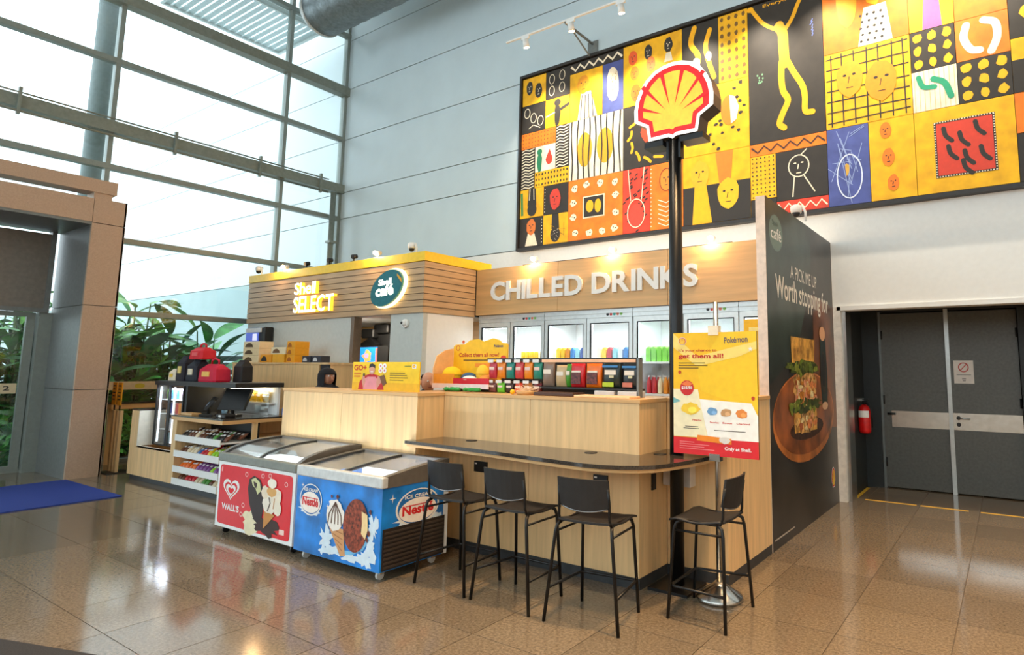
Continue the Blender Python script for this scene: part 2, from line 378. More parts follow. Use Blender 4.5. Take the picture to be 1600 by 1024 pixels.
sl = MB().box(-.93, .93, -.055, .055, 0, .012, mat('louvre_white', (214, 226, 230), .4)).mesh('louvre')
for k in range(17): obj('louvre', sl, cn, (-.075, -1.47 + k * .145, .05))
# duct
du = thing('air_duct', 'large round spiral-wound metal air duct under the ceiling by the facade', 'duct', (-11.75, 6.9, 9.02))
rs = []
for k in range(90):
    x = k * .12; q = .47 + (.010 if k % 3 == 0 else 0)
    rs.append([(x, q * math.cos(2 * PI * j / 28), q * math.sin(2 * PI * j / 28)) for j in range(28)])
obj('duct_shell', MB().rings(rs, mat('galvanised', (128, 136, 138), .4, metal=.6, amt=.1), cap=False, smooth=True), du)
obj('end_collar', MB().tube([(-.03, 0, 0), (.05, 0, 0)], .49, m_alu, 28), du)
for x in (1.6, 5, 8.4): obj('hanger', MB().tube([(x, 0, .47), (x, 0, 1.38)], .012, m_steel, 6), du)
# ================================================================ ENTRANCE PORTAL (left)
po = struct('wall_portal', MB().box(-12.5, -11.24, 3.31, 3.66, 0, 4.04, m_greyc))
for a, b in ((0, 1.245), (1.255, 2.465), (2.475, 3.685), (3.695, 4.06)):
    obj('cladding_panel', MB().box(-11.24, -11.19, 3.285, 3.685, a, b, m_clad), po)
    obj('cladding_panel', MB().box(-12.5, -11.19, 3.665, 3.69, a, b, m_clad), po)
    if b < 4: obj('cladding_panel', MB().box(-12.5, -11.245, 3.285, 3.309, a, b, m_greyc), po)
obj('lintel_panel', MB().box(-11.45, -11.19, -3, 3.28, 3.70, 4.05, m_clad), po)
obj('soffit', MB().box(-12.5, -11.20, -3, 3.29, 3.66, 3.70, m_greyc), po)
obj('upper_beam', MB().box(-11.5, -11.2, -3, 3.55, 4.15, 4.345, m_clad), po)
obj('beam_spacer', MB().box(-11.5, -11.22, 3.28, 3.50, 4.055, 4.15, m_clad), po)
obj('transom_panel', MB().box(-12.5, -12.40, -3, 3.16, 2.46, 3.62, mat('transom_grey', (128, 120, 110), .4, metal=.2, amt=.05)), po)
obj('transom_frame', MB().box(-12.5, -12.36, 3.16, 3.22, 2.40, 3.66, m_greyc).box(-12.5, -12.36, -3, 3.16, 2.40, 2.46, m_greyc), po)
dg_ = struct('door_3', MB().box(-12.62, -12.55, 3.02, 3.12, .0, 2.40, m_mull).box(-12.62, -12.55, -3, 3.02, 2.33, 2.40, m_mull).box(-12.62, -12.55, -3, 3.02, .0, .10, m_mull))
obj('door_pane', MB().box(-12.592, -12.58, -3, 3.02, .10, 2.33, m_glass), dg_)
obj('door_jamb', MB().box(-12.62, -12.42, 3.13, 3.29, 0, 2.40, m_mull), dg_)
# glass sticker band
sb = thing('glass_sticker_band', 'pale printed safety band stuck across the entrance glass', 'sticker', (-12.57, 2.5, 1.2))
pp = Print((-12.572, .5, 1.17), (0, 2.5, 0), (0, 0, .15), (-12.57, 2.5, 1.2)); pp.rect(0, 0, 1, 1, (226, 206, 164)); pp.text('R 2', .89, .3, .08, .45, (60, 56, 50), bold=.02); pp.build('band', sb)
sb2 = thing('glass_sticker_strip', 'pale sticker strip on the facade glass behind the wooden sign stand', 'sticker', (-12.57, 4.5, 1.2))
pp = Print((-12.572, 3.95, 1.19), (0, 1.9, 0), (0, 0, .14), (-12.57, 4.5, 1.2)); pp.rect(0, 0, 1, 1, (216, 192, 150)); pp.ell(.33, .45, .04, .3, (206, 186, 60)).ell(.52, .6, .05, .3, (176, 120, 96)); pp.build('band', sb2)
mt_ = mat('blue_carpet', (8, 44, 128), .95, amt=.2, scale=160)
tag(obj('entrance_mat', MB().box(-11.15, -9.23, .6, 3.29, .0005, .012, mt_)), 'blue carpet entrance mat on the polished floor before the portal', 'mat')
tag(obj('floor_mat', MB().prism([(-6.4, .82), (-4.3, 1.50), (-3.9, .9), (-5.5, .2)], 'z', .0005, .012, mat('charcoal_mat', (44, 42, 42), .9, amt=.2, scale=160))), 'charcoal floor mat at the edge of the open hall floor', 'mat')
# ================================================================ HALL LIGHTS (ceiling downlights)
for x in (-8.5, -4.5, -.5, 3.5):
    for y in (-4.5, -.5, 3.5):
        t = thing('ceiling_downlight', 'round recessed warm downlight in the high hall ceiling', 'light', (x, y, 10.4), 0, 'ceiling downlights')
        obj('trim_ring', MB().lathe((0, 0, -.05), [(.20, 0), (.22, .03), (.22, .05)], m_white), t)
        obj('lamp_disc', MB().lathe((0, 0, -.06), [(.16, 0), (.16, .009)], mat('downlight_glow', (255, 220, 170), .5, emit=6)), t)
        light('downlight', 'SPOT', (0, 0, -.08), CEIL_W * (8.0 if x > -2 else (1.3 if x > -6 else .3)), WARM if x > -2 else SOFT, t, spot_size=1.25, spot_blend=.8, shadow_soft_size=.25)
# ---------------------------------------------------------------- emblem helpers
_half = [(.31, -.46), (.34, -.27), (.50, -.17), (.505, -.02), (.48, .12), (.43, .24), (.35, .36), (.24, .45), (.12, .495)]
SHELL = [(0, -.485), (.05, -.455)] + _half + [(0, .51)] + [(-x, y) for x, y in reversed(_half)] + [(-.05, -.455)]
def shell(p, a, b, wd, ht, l=2, white=(250, 250, 248), red=(226, 18, 24), yel=(252, 206, 70), ring=True):
    def sc(k): return [(a + x * wd * k, b + y * ht * k) for x, y in SHELL]
    if ring: p.poly(sc(1), white, l)
    p.poly(sc(.90), red, l + 1)
    p.poly(sc(.76), yel, l + 2)
    b2 = b - .20 * ht
    for k in range(6):
        t = math.radians(25 + 130 * k / 5); ro = .62; w_ = .028
        ct, st_ = math.cos(t), math.sin(t)
        if abs(ro * ct) > .44: ro = .44 / abs(ct)
        p.poly([(a + wd * .14 * ct, b2 + ht * .14 * st_), (a + wd * (ro * ct + w_ * st_), b2 + ht * (ro * st_ - w_ * ct)), (a + wd * (ro * ct - w_ * st_), b2 + ht * (ro * st_ + w_ * ct))], red, l + 3)
    return p
def shell_mini(p, a, b, wd, ht, c, l=2):
    p.poly([(a + x * wd, b + y * ht) for x, y in SHELL], c, l)
    p.poly([(a + x * wd * .72, b + y * ht * .72) for x, y in SHELL], YEL, l + 1)
# ================================================================ KIOSK BOOTH
KX0, KX1, KY, KZ0, KZ1, KZ2 = -11.95, -7.06, 5.95, 2.39, 3.152, 3.295
L0 = (-9.5, 6.2, 0)
ki = thing('kiosk_booth', 'shop kiosk booth with slatted timber header, yellow fascia and grey walls', 'kiosk', L0)
obj('wall_panel', MB(L0).box(KX0, -8.74, KY + .03, KY + .11, 0, KZ0, m_kgrey), ki)
obj('wall_panel', MB(L0).box(-7.80, KX1 - .02, KY + .03, KY + .11, 0, KZ0, m_kgrey), ki)
obj('wall_panel', MB(L0).box(KX1 - .08, KX1 - .02, KY + .11, 6.98, 0, KZ0, m_white), ki)
obj('wall_panel', MB(L0).box(KX0, KX0 + .06, KY + .11, 8.0, 0, KZ0, m_kgrey), ki)
obj('door_jamb', MB(L0).box(-8.74, -8.66, KY + .0, KY + .14, 0, KZ0, mat('jamb_brown', (112, 98, 84), .5)), ki)
obj('inner_wall', MB(L0).box(-11.8, -7.2, 7.6, 7.66, 0, KZ1, m_woodh), ki)
obj('booth_ceiling', MB(L0).box(KX0 + .05, KX1 - .05, KY + .06, 7.9, KZ0, KZ0 + .04, m_white), ki)
obj('header_core', MB(L0).box(KX0 + .02, KX1 - .02, KY + .02, 7.9, KZ0 + .02, KZ1, m_joint), ki)
sh = (KZ1 - KZ0) / 8
for k in range(8):
    z = KZ0 + k * sh
    obj('slat', MB(L0).box(KX0, KX1, KY, KY + .022, z + .005, z + sh - .005, m_slat), ki)
    obj('slat', MB(L0).box(KX1 - .022, KX1, KY + .023, 6.985, z + .005, z + sh - .005, m_slat), ki)
obj('fascia', MB(L0).box(KX0 - .01, KX1 + .012, KY - .012, 7.32, KZ1 + .002, KZ2, m_yellow, .004), ki)
# back-lit lettering
def letters(name, label, word, o, r, u, depth, mface, mside, bold, cat='sign', gap=.06):
    """word as a sign whose letters are separate raised parts; o lower-left, r full width vector, u height vector"""
    t = thing(name, label, cat, o); W = Vector(r).length; wds = []
    for ch in word:
        wds.append(.32 if ch == ' ' else textmesh(ch, bold, 0)[2] * (1.0))
    caps = {c: 1.0 for c in word}
    tot = sum(wds) + gap * (len(word) - 1); x = 0
    for ch, wd in zip(word, wds):
        if ch != ' ':
            low = ch.islower() and ch not in 'hlkbdft'
            pr_ = Print((0, 0, 0), r, u); V, F, _ = textmesh(ch, bold, 0)
            hh = .70 if low else 1.0
            n = pr_.n; a0 = x / tot; aw = wd / tot * (.70 if low else 1)
            front = [pr_.r * (a0 + vx * aw) + pr_.u * (vy * hh) + n * depth for vx, vy, _z in V]
            back = [q - n * depth for q in front]
            mb = MB(); mb.add(front, F, mface)
            cnt = {}
            for f in F:
                for i in range(len(f)):
                    e = (f[i], f[(i + 1) % len(f)]); cnt[e] = 1
            edges = [e for e in cnt if (e[1], e[0]) not in cnt]
            mb.add(front + back, [(e[1], e[0], e[0] + len(V), e[1] + len(V)) for e in edges], mside)
            obj('letter', mb, t)
        x += wd * (.72 if (ch.islower() and ch not in 'hlkbdft') else 1) + gap
    return t
letters('header_lettering', 'small backlit raised word in mixed case above the larger one on the slatted header', 'Shell', (-10.31, KY - .002, 2.83), (.70, 0, 0), (0, 0, .205), .06, m_glow, m_glowy, .012)
letters('header_lettering', 'large backlit raised word in capitals on the slatted kiosk header', 'SELECT', (-10.31, KY - .002, 2.515), (1.16, 0, 0), (0, 0, .275), .06, m_glow, m_glowy, .012)
def oval(mb, a, b, ra, rb, rot, y0, y1, mt):
    q = [(a + ra * math.cos(t) * math.cos(rot) - rb * math.sin(t) * math.sin(rot), b + ra * math.cos(t) * math.sin(rot) + rb * math.sin(t) * math.cos(rot)) for t in [2 * PI * i / 40 for i in range(40)]]
    return mb.prism(q, 'y', y0, y1, mt)
cs_ = thing('cafe_sign', 'teal oval cafe sign with glowing rim on the slatted kiosk header', 'sign', (-7.80, KY, 2.785))
O_ = (-7.80, KY, 2.785)
obj('glow_rim', oval(MB(O_), -7.795, 2.785, .405, .272, .42, KY - .045, KY - .004, mat('rim_glow', (255, 226, 150), .5, emit=3)), cs_)
obj('sign_face', oval(MB(O_), -7.805, 2.785, .380, .250, .42, KY - .085, KY - .045, mat('teal_face', (10, 112, 122), .4)), cs_)
pr_ = Print((-8.2, KY - .086, 2.5), (.8, 0, 0), (0, 0, .57), O_)
pr_.poly([(.80, .86), (.93, .72), (.95, .60), (.90, .66), (.80, .80)], (236, 172, 30))
pr_.text('Shell', .27, .57, .38, .17, m_glow, bold=.03, shear=.03).text('café', .20, .28, .52, .30, m_glow, bold=.04, shear=.03)
pr_.build('sign_lettering', cs_)
# small spotlights on top of headers
def spot(loc, lit, label, group, dark=True):
    t = thing('spotlight', label, 'spotlight', loc, 0, group); mt = m_black if dark else m_white
    obj('base', MB().box(-.05, .05, -.03, .03, 0, .015, mt), t)
    obj('stem', MB().tube([(0, 0, .015), (0, 0, .07)], .012, mt), t)
    obj('lamp_head', MB().tube([(0, .045, .10), (0, -.035, .08)], .036, mt, 12), t)
    if lit:
        obj('bulb', MB().ball((0, -.055, .085), .03, m_bulb), t)
        light('spot_glow', 'POINT', (0, -.12, .06), 14, WARM, t, shadow_soft_size=.04)
for x, lit in ((-10.83, 1), (-10.17, 0), (-9.50, 0), (-8.83, 0), (-8.22, 1)):
    spot((x, KY + .05, KZ2), lit, 'lit spotlight on the yellow kiosk fascia' if lit else 'unlit black spotlight on the yellow kiosk fascia', 'lit fascia spotlights' if lit else 'unlit fascia spotlights', not lit)
tag(obj('light_rail', MB().box(-11.0, -8.05, KY + .01, KY + .09, KZ2 - .002, KZ2 + .006, m_black)), 'thin black rail under the spotlights on the kiosk roof edge', 'rail')
def dome_cam(loc, label, kind='pole'):
    t = thing('security_camera', label, 'camera', loc)
    if kind == 'pole':
        obj('bracket', MB().tube([(.10, 0, 0), (.10, 0, .10), (.07, 0, .17), (0, 0, .18)], .014, m_white), t)
        obj('housing', MB().lathe((0, 0, .10), [(.055, 0), (.065, .03), (.065, .07), (.04, .09)], m_white), t)
        obj('lens_dome', MB().ball((0, -.01, .095), .045, m_black), t)
    else:
        obj('housing', MB().tube([(0, 0, 0), (0, -.04, 0)], .065, m_white, 18), t)
        obj('lens_dome', MB().ball((0, -.04, 0), .048, flat((225, 225, 222)), sc=(1, .9, 1)), t)
        obj('lens', MB().ball((-.012, -.075, .006), .022, m_black), t)
dome_cam((-7.50, KY + .12, KZ2), 'white dome camera on a curved bracket on the kiosk roof corner')
dome_cam((-11.83, KY + .1, KZ2), 'white dome camera on a bracket at the kiosk roof end by the glass')
dome_cam((-7.44, KY + .03, 2.245), 'white dome camera mounted on the grey kiosk wall', 'wall')
dome_cam((-1.88, 6.72, 3.235), 'white dome camera on a bracket above the tall advertising panel')
# inside the booth opening
cf = thing('coffee_machine', 'black coffee machine with hopper seen through the kiosk opening', 'machine', (-9.4, 7.0, 0)); O_ = (-9.4, 7.0, 0)
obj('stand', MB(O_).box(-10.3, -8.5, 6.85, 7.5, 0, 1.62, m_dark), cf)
obj('machine_body', MB(O_).box(-9.95, -8.95, 6.9, 7.35, 1.62, 1.95, m_black, .02).box(-9.60, -9.10, 7.0, 7.35, 1.95, 2.2, m_black, .02), cf)
obj('brew_head', MB(O_).box(-9.80, -9.45, 6.88, 7.1, 2.12, 2.28, m_black, .02).box(-9.55, -9.15, 6.95, 7.2, 2.2, 2.36, m_black, .02), cf)
obj('brew_spout', MB(O_).prism([(-9.85, 1.98), (-9.5, 2.12), (-9.3, 2.0), (-9.3, 1.95)], 'y', 6.85, 6.95, m_blackm), cf)
sc_ = thing('promo_screen', 'blue lit promotional screen inside the kiosk opening', 'screen', (-9.3, 6.7, 1.33)); O_ = (-9.3, 6.7, 1.33)
obj('screen_case', MB(O_).box(-9.75, -8.72, 6.66, 6.72, 1.33, 1.96, m_black), sc_)
pr_ = Print((-9.62, 6.659, 1.62), (.62, 0, 0), (0, 0, .32), O_)
pr_.rect(0, 0, 1, 1, mat('screen_blue', (24, 116, 222), .4, emit=.9)).blob(.55, .55, .2, .3, mat('screen_orange', (250, 140, 70), .4, emit=.9), j=.35, seed=3).blob(.55, .55, .1, .16, mat('screen_pink', (240, 130, 170), .4, emit=.9), 3, j=.3, seed=4).rect(.93, .05, 1, .95, mat('screen_red', (240, 90, 70), .4, emit=.7), 2)
pr_.build('screen_image', sc_)
light('booth_lamp', 'AREA', (-9.0, 6.5, 2.36), 22, SOFT, ki, size=.5).location = Vector((-9.0, 6.5, 2.36)) - Vector(L0)
# ================================================================ CHILLED DRINKS HEADER + FRIDGES
O_ = (-4.5, 7.0, 2.43)
ch = thing('drinks_header', 'long oak header board above the glass-door drinks fridges', 'header', O_)
for a, b in ((KX1 + .003, -5.425), (-5.419, -3.637), (-3.631, -1.94)):
    obj('board', MB(O_).box(a, b, 7.0, 7.05, 2.425, 3.150, m_woodh), ch)
obj('board_backing', MB(O_).box(KX1 + .02, -1.94, 7.05, 7.9, 2.50, 3.15, m_white), ch)
t = letters('header_lettering', 'raised white words CHILLED DRINKS on the oak header board', 'CHILLED DRINKS', (-6.72, 6.998, 2.635), (3.52, 0, 0), (0, 0, .295), .03, m_white, m_white, .028, gap=.085)
for x in (-5.9, -4.5, -3.03): spot((x, 7.04, 3.150), 1, 'lit spotlight on top of the oak drinks header', 'lit header spotlights', False)
tag(obj('spotlight_rail', MB().box(-6.1, -2.75, 7.005, 7.035, 3.151, 3.160, m_black)), 'thin black spotlight rail along the top of the oak drinks header', 'rail')
canm = {}
def can_mesh(col, kind):
    k = (col, kind)
    if k not in canm:
        b = MB(); c = flat(col, .3)
        if kind == 'can': b.lathe((0, 0, 0), [(.028, 0), (.033, .012), (.033, .135), (.027, .15)], c, 10); b.lathe((0, 0, .15), [(.027, 0), (.026, .004)], m_alu, 10)
        elif kind == 'bottle': b.lathe((0, 0, 0), [(.030, 0), (.033, .01), (.033, .13), (.028, .16), (.014, .20), (.014, .215)], c, 10); b.lathe((0, 0, .215), [(.016, 0), (.016, .02)], flat(WHITE), 10)
        else: b.box(-.034, .034, -.034, .034, 0, .17, c).prism([(-.034, .17), (.034, .17), (0, .20)], 'y', -.034, .034, c)
        canm[k] = b.mesh('drink')
    return canm[k]
CN = {(250, 205, 40): 'yellow', (240, 150, 40): 'orange', (60, 140, 215): 'blue', (30, 70, 160): 'dark blue', (205, 50, 60): 'red', (120, 200, 60): 'green', (225, 235, 240): 'white', (240, 200, 210): 'pink', (150, 215, 225): 'pale blue', (180, 130, 200): 'purple', (250, 235, 190): 'cream'}
CK = {v: k for k, v in CN.items()}
def drinks(x0, x1, z, y, cols, kind, where, depth=1):
    n = int((x1 - x0) / .082)
    for d in range(depth):
        for i in range(n):
            c = CK[cols[int(i * len(cols) / n)]]
            x = x0 + (i + .5) * (x1 - x0) / n
            lab = '%s drink %s on %s' % (CN[c], {'can': 'can', 'bottle': 'bottle', 'carton': 'carton'}[kind], where)
            tag(obj('drink_' + kind, can_mesh(c, kind), None, (x, y + d * .1, z + .001)), lab, kind, lab + ' group')
FY = 7.06
def fridge(x0, x1, idx, where, cols):
    O = ((x0 + x1) / 2, 7.4, 0); f = thing('drinks_fridge', 'two-door glass drinks fridge %s' % where, 'fridge', O, 0)
    a, b = x0 + .004, x1 - .004
    obj('cabinet', MB(O).box(a, b, 7.80, 7.84, 0, 2.42, m_fwhite).box(a, a + .03, FY + .05, 7.80, .0, 2.42, m_fwhite).box(b - .03, b, FY + .05, 7.80, 0, 2.42, m_fwhite).box(a + .03, b - .03, FY + .05, 7.80, 2.30, 2.42, m_fwhite).box(a + .03, b - .03, FY + .05, 7.80, 0, .12, m_fwhite), f)
    hd = obj('top_strip', MB(O).box(a, b, FY, FY + .05, 2.305, 2.42, m_alu).box(a, b, FY - .015, FY, 2.36, 2.385, m_alu), f)
    k = MB(O)
    for i, c in enumerate(((40, 40, 46), (205, 60, 56), (40, 170, 160), (220, 120, 90), (130, 190, 90))): k.tube([(b - .40 + i * .055, FY - .003, 2.347), (b - .40 + i * .055, FY + .001, 2.347)], .022, flat(c), 10)
    obj('badge', k, hd)
    mid = (a + b) / 2
    obj('centre_post', MB(O).box(mid - .02, mid + .02, FY + .03, FY + .06, .1, 2.30, m_alu), f)
    for s, (p0, p1) in enumerate(((a, mid), (mid, b))):
        d = obj('door', MB(O).box(p0 + .006, p0 + .055, FY, FY + .04, .10, 2.30, m_alu).box(p1 - .055, p1 - .006, FY, FY + .04, .10, 2.30, m_alu).box(p0 + .055, p1 - .055, FY, FY + .04, 2.235, 2.30, m_alu).box(p0 + .055, p1 - .055, FY, FY + .04, .10, .20, m_alu), f)
        obj('gasket', MB(O).box(p0 + .055, p0 + .068, FY + .005, FY + .03, .2, 2.235, m_black).box(p1 - .068, p1 - .055, FY + .005, FY + .03, .2, 2.235, m_black).box(p0 + .068, p1 - .068, FY + .005, FY + .03, 2.222, 2.235, m_black), d)
        obj('pane', MB(O).box(p0 + .068, p1 - .068, FY + .016, FY + .022, .2, 2.222, m_fglass), d)
        hx = p1 - .03 if s == 0 else p0 + .03
        obj('handle', MB(O).tube([(hx, FY, 1.0), (hx, FY - .04, 1.02), (hx, FY - .04, 1.38), (hx, FY, 1.40)], .01, m_alu), d)
        obj('fan_grille', MB(O).lathe(((p0 + p1) / 2 + .08, 7.45, 2.262), [(.10, 0), (.14, .012), (.14, .036)], m_black, 14), f)
        obj('led_strip', MB(O).box(p0 + .035, p0 + .055, FY + .06, FY + .08, .2, 2.25, m_led), f)
    for z in (.55, .95, 1.28, 1.70): obj('shelf', MB(O).box(a + .03, b - .03, 7.15, 7.79, z - .025, z, m_fwhite), f)
    ll = light('fridge_light', 'AREA', (0, -.2, 2.22), 7, (.93, .98, 1), f, shape='RECTANGLE', size=(x1 - x0) * .8, size_y=.15)
    return f
fridge(-7.04, -5.70, 0, 'against the white kiosk side wall', None)
fridge(-5.70, -4.19, 1, 'under the middle of the oak header', None)
fridge(-4.19, -2.70, 2, 'behind the black sign pole', None)
fridge(-2.70, -1.95, 3, 'beside the tall advertising panel', None)
ya = thing('fridge_advert', 'yellow advert sheet stuck inside the fridge door by the tall panel', 'poster', (-2.5, 7.05, 1.4))
pr_ = Print((-2.64, FY - .003, 1.0), (.62, 0, 0), (0, 0, 1.2), (-2.5, 7.05, 1.4)); pr_.rect(0, 0, 1, 1, (250, 190, 20)).rect(.1, .88, .35, .92, (252, 226, 140), 2).text('G', .35, .72, .14, .07, (70, 60, 20), bold=.03).text('1', .40, .62, .06, .06, (70, 60, 20), bold=.03); pr_.build('sheet', ya)
for x0, x1, cols, kind, wh in ((-6.30, -5.78, ['yellow', 'yellow', 'cream'], 'can', 'the fridge shelf behind the yellow display board'),
        (-5.60, -4.99, ['yellow', 'orange', 'blue', 'pale blue', 'dark blue', 'white'], 'carton', 'the left shelf of the middle fridge'),
        (-4.88, -4.26, ['cream', 'yellow', 'red', 'pale blue', 'white', 'blue', 'pale blue'], 'carton', 'the right shelf of the middle fridge'),
        (-4.08, -3.50, ['green', 'green', 'green', 'pink', 'purple'], 'carton', 'the top shelf of the fridge by the sign pole'),
        (-3.38, -2.80, ['white', 'green', 'blue'], 'carton', 'the top shelf behind the poster stand')):
    drinks(x0, x1, 1.70, 7.24, cols, kind, wh, 2)
drinks(-6.30, -5.78, 1.70, 7.55, ['white', 'pale blue'], 'bottle', 'the rear of the fridge shelf behind the yellow display board')
drinks(-4.08, -3.50, 1.28, 7.24, ['red', 'cream', 'orange', 'cream', 'white'], 'bottle', 'the second shelf of the fridge by the sign pole', 2)
drinks(-4.08, -3.50, .95, 7.24, ['green', 'yellow', 'white', 'orange', 'white'], 'bottle', 'the third shelf of the fridge by the sign pole', 2)
# ================================================================ TALL ADVERTISING PANEL
O_ = (-1.88, 6.8, 0); AX = -1.835
ap = thing('advertising_panel', 'tall freestanding partition with dark printed sandwich advert', 'partition', O_)
obj('panel_core', MB(O_).box(-1.925, AX, 5.512, 8.075, .0, 3.235, mat('panel_edge', (222, 206, 192), .5)), ap)
W_, H_ = 2.563, 3.235
pr_ = Print((AX, 5.512, 0), (0, W_, 0), (0, 0, H_), O_)
def Y_(y): return (y - 5.512) / W_
def Z_(z): return z / H_
pr_.rect(.004, 0, .996, 1, mat('advert_dark', (44, 40, 36), .35, amt=.5, scale=1.3))
pr_.poly([(0.6, .3), (.996, .28), (.996, .74), (.62, .76)], mat('advert_brown', (112, 62, 30), .35, amt=.45, scale=2), 2)
pr_.poly([(.004, .45), (.35, .55), (.60, .8), (.62, 1), (.004, 1)], mat('advert_green', (52, 64, 58), .35, amt=.4, scale=1.6), 2)
pr_.ell(Y_(5.82), Z_(2.93), .082, .056, (118, 140, 132), 3)
pr_.text('Shell', Y_(5.70), Z_(3.0), .07, .014, (70, 94, 88), 4).text('café', Y_(5.66), Z_(2.86), .125, .038, WHITE, 4, bold=.01)
pr_.text('A PICK ME UP', Y_(6.26), Z_(2.545), .40, .042, (240, 232, 220), 4, bold=0)
pr_.text('Worth stopping for', Y_(5.76), Z_(2.22), .80, .095, (246, 238, 224), 4, bold=.012)
brd = mat('board_wood', (142, 78, 34), .4, amt=.35, scale=3); brd2 = mat('board_wood_light', (184, 110, 52), .4, amt=.3, scale=3)
pr_.ell(Y_(6.75), Z_(1.12), .455, .145, brd2, 3, 36).ell(Y_(6.75), Z_(1.15), .44, .13, brd, 4, 36).ell(Y_(6.75), Z_(.99), .25, .035, mat('advert_shadow_bread', (58, 34, 20), .5, amt=.3), 5)
bread = mat('toast', (222, 154, 66), .5, amt=.3, scale=9); fill = mat('filling', (214, 142, 78), .5, amt=.5, scale=14); let = mat('lettuce', (84, 96, 26), .5, amt=.5, scale=20)
pr_.poly([(Y_(6.22), Z_(1.66)), (Y_(7.05), Z_(1.66)), (Y_(7.10), Z_(1.94)), (Y_(6.20), Z_(1.94))], bread, 6)
pr_.blob(Y_(6.62), Z_(1.62), .21, .022, let, 7, 20, .35, 5).blob(Y_(6.68), Z_(1.45), .165, .055, fill, 6, 20, .18, 6).blob(Y_(6.70), Z_(1.34), .16, .035, mat('ham', (226, 150, 120), .5, amt=.3, scale=12), 7, 18, .2, 7)
pr_.blob(Y_(6.66), Z_(1.235), .22, .022, let, 8, 20, .35, 8).poly([(Y_(6.26), Z_(.97)), (Y_(7.10), Z_(.95)), (Y_(7.12), Z_(1.19)), (Y_(6.24), Z_(1.20))], bread, 6).blob(Y_(6.72), Z_(1.06), .17, .035, fill, 7, 18, .3, 9)
RS = random.Random(21)
for k in range(70):
    z_ = RS.choice((1.45, 1.4, 1.34, 1.30, 1.08, 1.03)) + RS.uniform(-.07, .07); y_ = 6.66 + RS.uniform(-.36, .40)
    pr_.blob(Y_(y_), Z_(z_), RS.uniform(.012, .035), RS.uniform(.006, .014), mat('crumb_%d' % (k % 6), ((236, 178, 104), (220, 130, 70), (240, 206, 150), (168, 88, 44), (228, 150, 110), (190, 120, 40))[k % 6], .5, amt=.2), 9, 9, .35, k)
for k in range(44):
    z_ = RS.choice((1.62, 1.235)) + RS.uniform(-.05, .05); pr_.blob(Y_(6.64 + RS.uniform(-.5, .5)), Z_(z_), RS.uniform(.015, .035), RS.uniform(.006, .014), mat('leafbit_%d' % (k % 4), ((96, 116, 30), (60, 74, 18), (130, 140, 44), (44, 58, 16))[k % 4], .5, amt=.2), 10, 9, .4, k + 100)
pr_.poly([(Y_(7.36), Z_(1.98)), (Y_(7.60), Z_(1.98)), (Y_(7.66), Z_(1.5)), (Y_(7.62), Z_(1.2)), (Y_(7.38), Z_(1.2)), (Y_(7.32), Z_(1.5))], (34, 48, 46), 5)
pr_.ell(Y_(7.47), Z_(2.03), .052, .026, (232, 172, 128), 6).ell(Y_(7.47), Z_(1.58), .045, .075, (60, 50, 40), 6).ell(Y_(7.47), Z_(1.6), .036, .06, (28, 30, 30), 7).ell(Y_(7.50), Z_(1.19), .05, .014, (216, 170, 130), 6)
shell(pr_, Y_(7.78), Z_(.33), .07, .075, 4)
pr_.line([(Y_(5.57), Z_(.09)), (Y_(6.17), Z_(.09))], .014, (190, 180, 168), 4)
pr_.build('advert_print', ap)
# ================================================================ MURAL
MX = [-7.08, -6.02, -4.95, -3.90, -2.86, -1.82, -.79, .235, 1.27]; MZ = [3.69, 4.72, 5.75, 6.785]
O_ = (-2.9, 8.0, 3.65)
mu = thing('mural', 'very wide framed mural of yellow, orange, black and blue painted panels', 'painting', O_)
fm = mat('mural_frame', (38, 34, 32), .5)
obj('frame', MB(O_).box(-7.13, 1.32, 7.985, YB - .002, 6.80, 6.85, fm).box(-7.13, 1.32, 7.985, YB - .002, 3.63, 3.68, fm).box(-7.13, -7.09, 7.985, YB - .002, 3.68, 6.80, fm).box(1.28, 1.32, 7.985, YB - .002, 3.68, 6.80, fm).box(-7.09, 1.28, 8.06, YB - .002, 3.68, 6.80, fm), mu)
MY = (246, 178, 2); MB_ = (42, 36, 30); MO = (236, 122, 18); MR = (214, 62, 38); MW = (240, 226, 198); MU = (72, 84, 150); MG = (30, 120, 80)
def cell(x0, x1, z0, z1, c, fn=None, seed=0):
    o = MB(O_).box(x0 + .003, x1 - .003, 8.02, 8.058, z0 + .003, z1 - .003, mat('mural_%02x%02x%02x' % c, c, .6, amt=.10, scale=6))
    e = obj('painted_panel', o, mu)
    if fn:
        q = Print((x0 + .003, 8.02, z0 + .003), (x1 - x0 - .006, 0, 0), (0, 0, z1 - z0 - .006), O_); fn(q, random.Random(seed)); mo = q.build('painted_motif', e); mo['kind'] = 'stuff'
def face(q, a, b, w_, h_, c, eye=(40, 34, 30), l=2, body=None):
    if body: q.poly([(a - w_ * .35, b - h_ * .6), (a + w_ * .35, b - h_ * .6), (a + w_ * .75, b - h_ * 2.2), (a - w_ * .75, b - h_ * 2.2)], body, l)
    q.blob(a, b, w_, h_, c, l + 1, 16, .07, int(a * 99)); q.ell(a - w_ * .35, b + h_ * .2, w_ * .14, h_ * .07, eye, l + 2, 8).ell(a + w_ * .35, b + h_ * .2, w_ * .14, h_ * .07, eye, l + 2, 8).line([(a, b + h_ * .1), (a - w_ * .1, b - h_ * .25)], .01, eye, l + 2).line([(a - w_ * .25, b - h_ * .5), (a + w_ * .25, b - h_ * .5)], .01, eye, l + 2)
def dots(nx, ny, c, r=.05, ry=None, off=0):
    def f(q, R):
        for i in range(nx):
            for j in range(ny):
                q.blob((i + .5) / nx + (off / nx if j % 2 else 0), (j + .5) / ny, r, ry or r, c, 2, 9, .18, i * 31 + j)
    return f
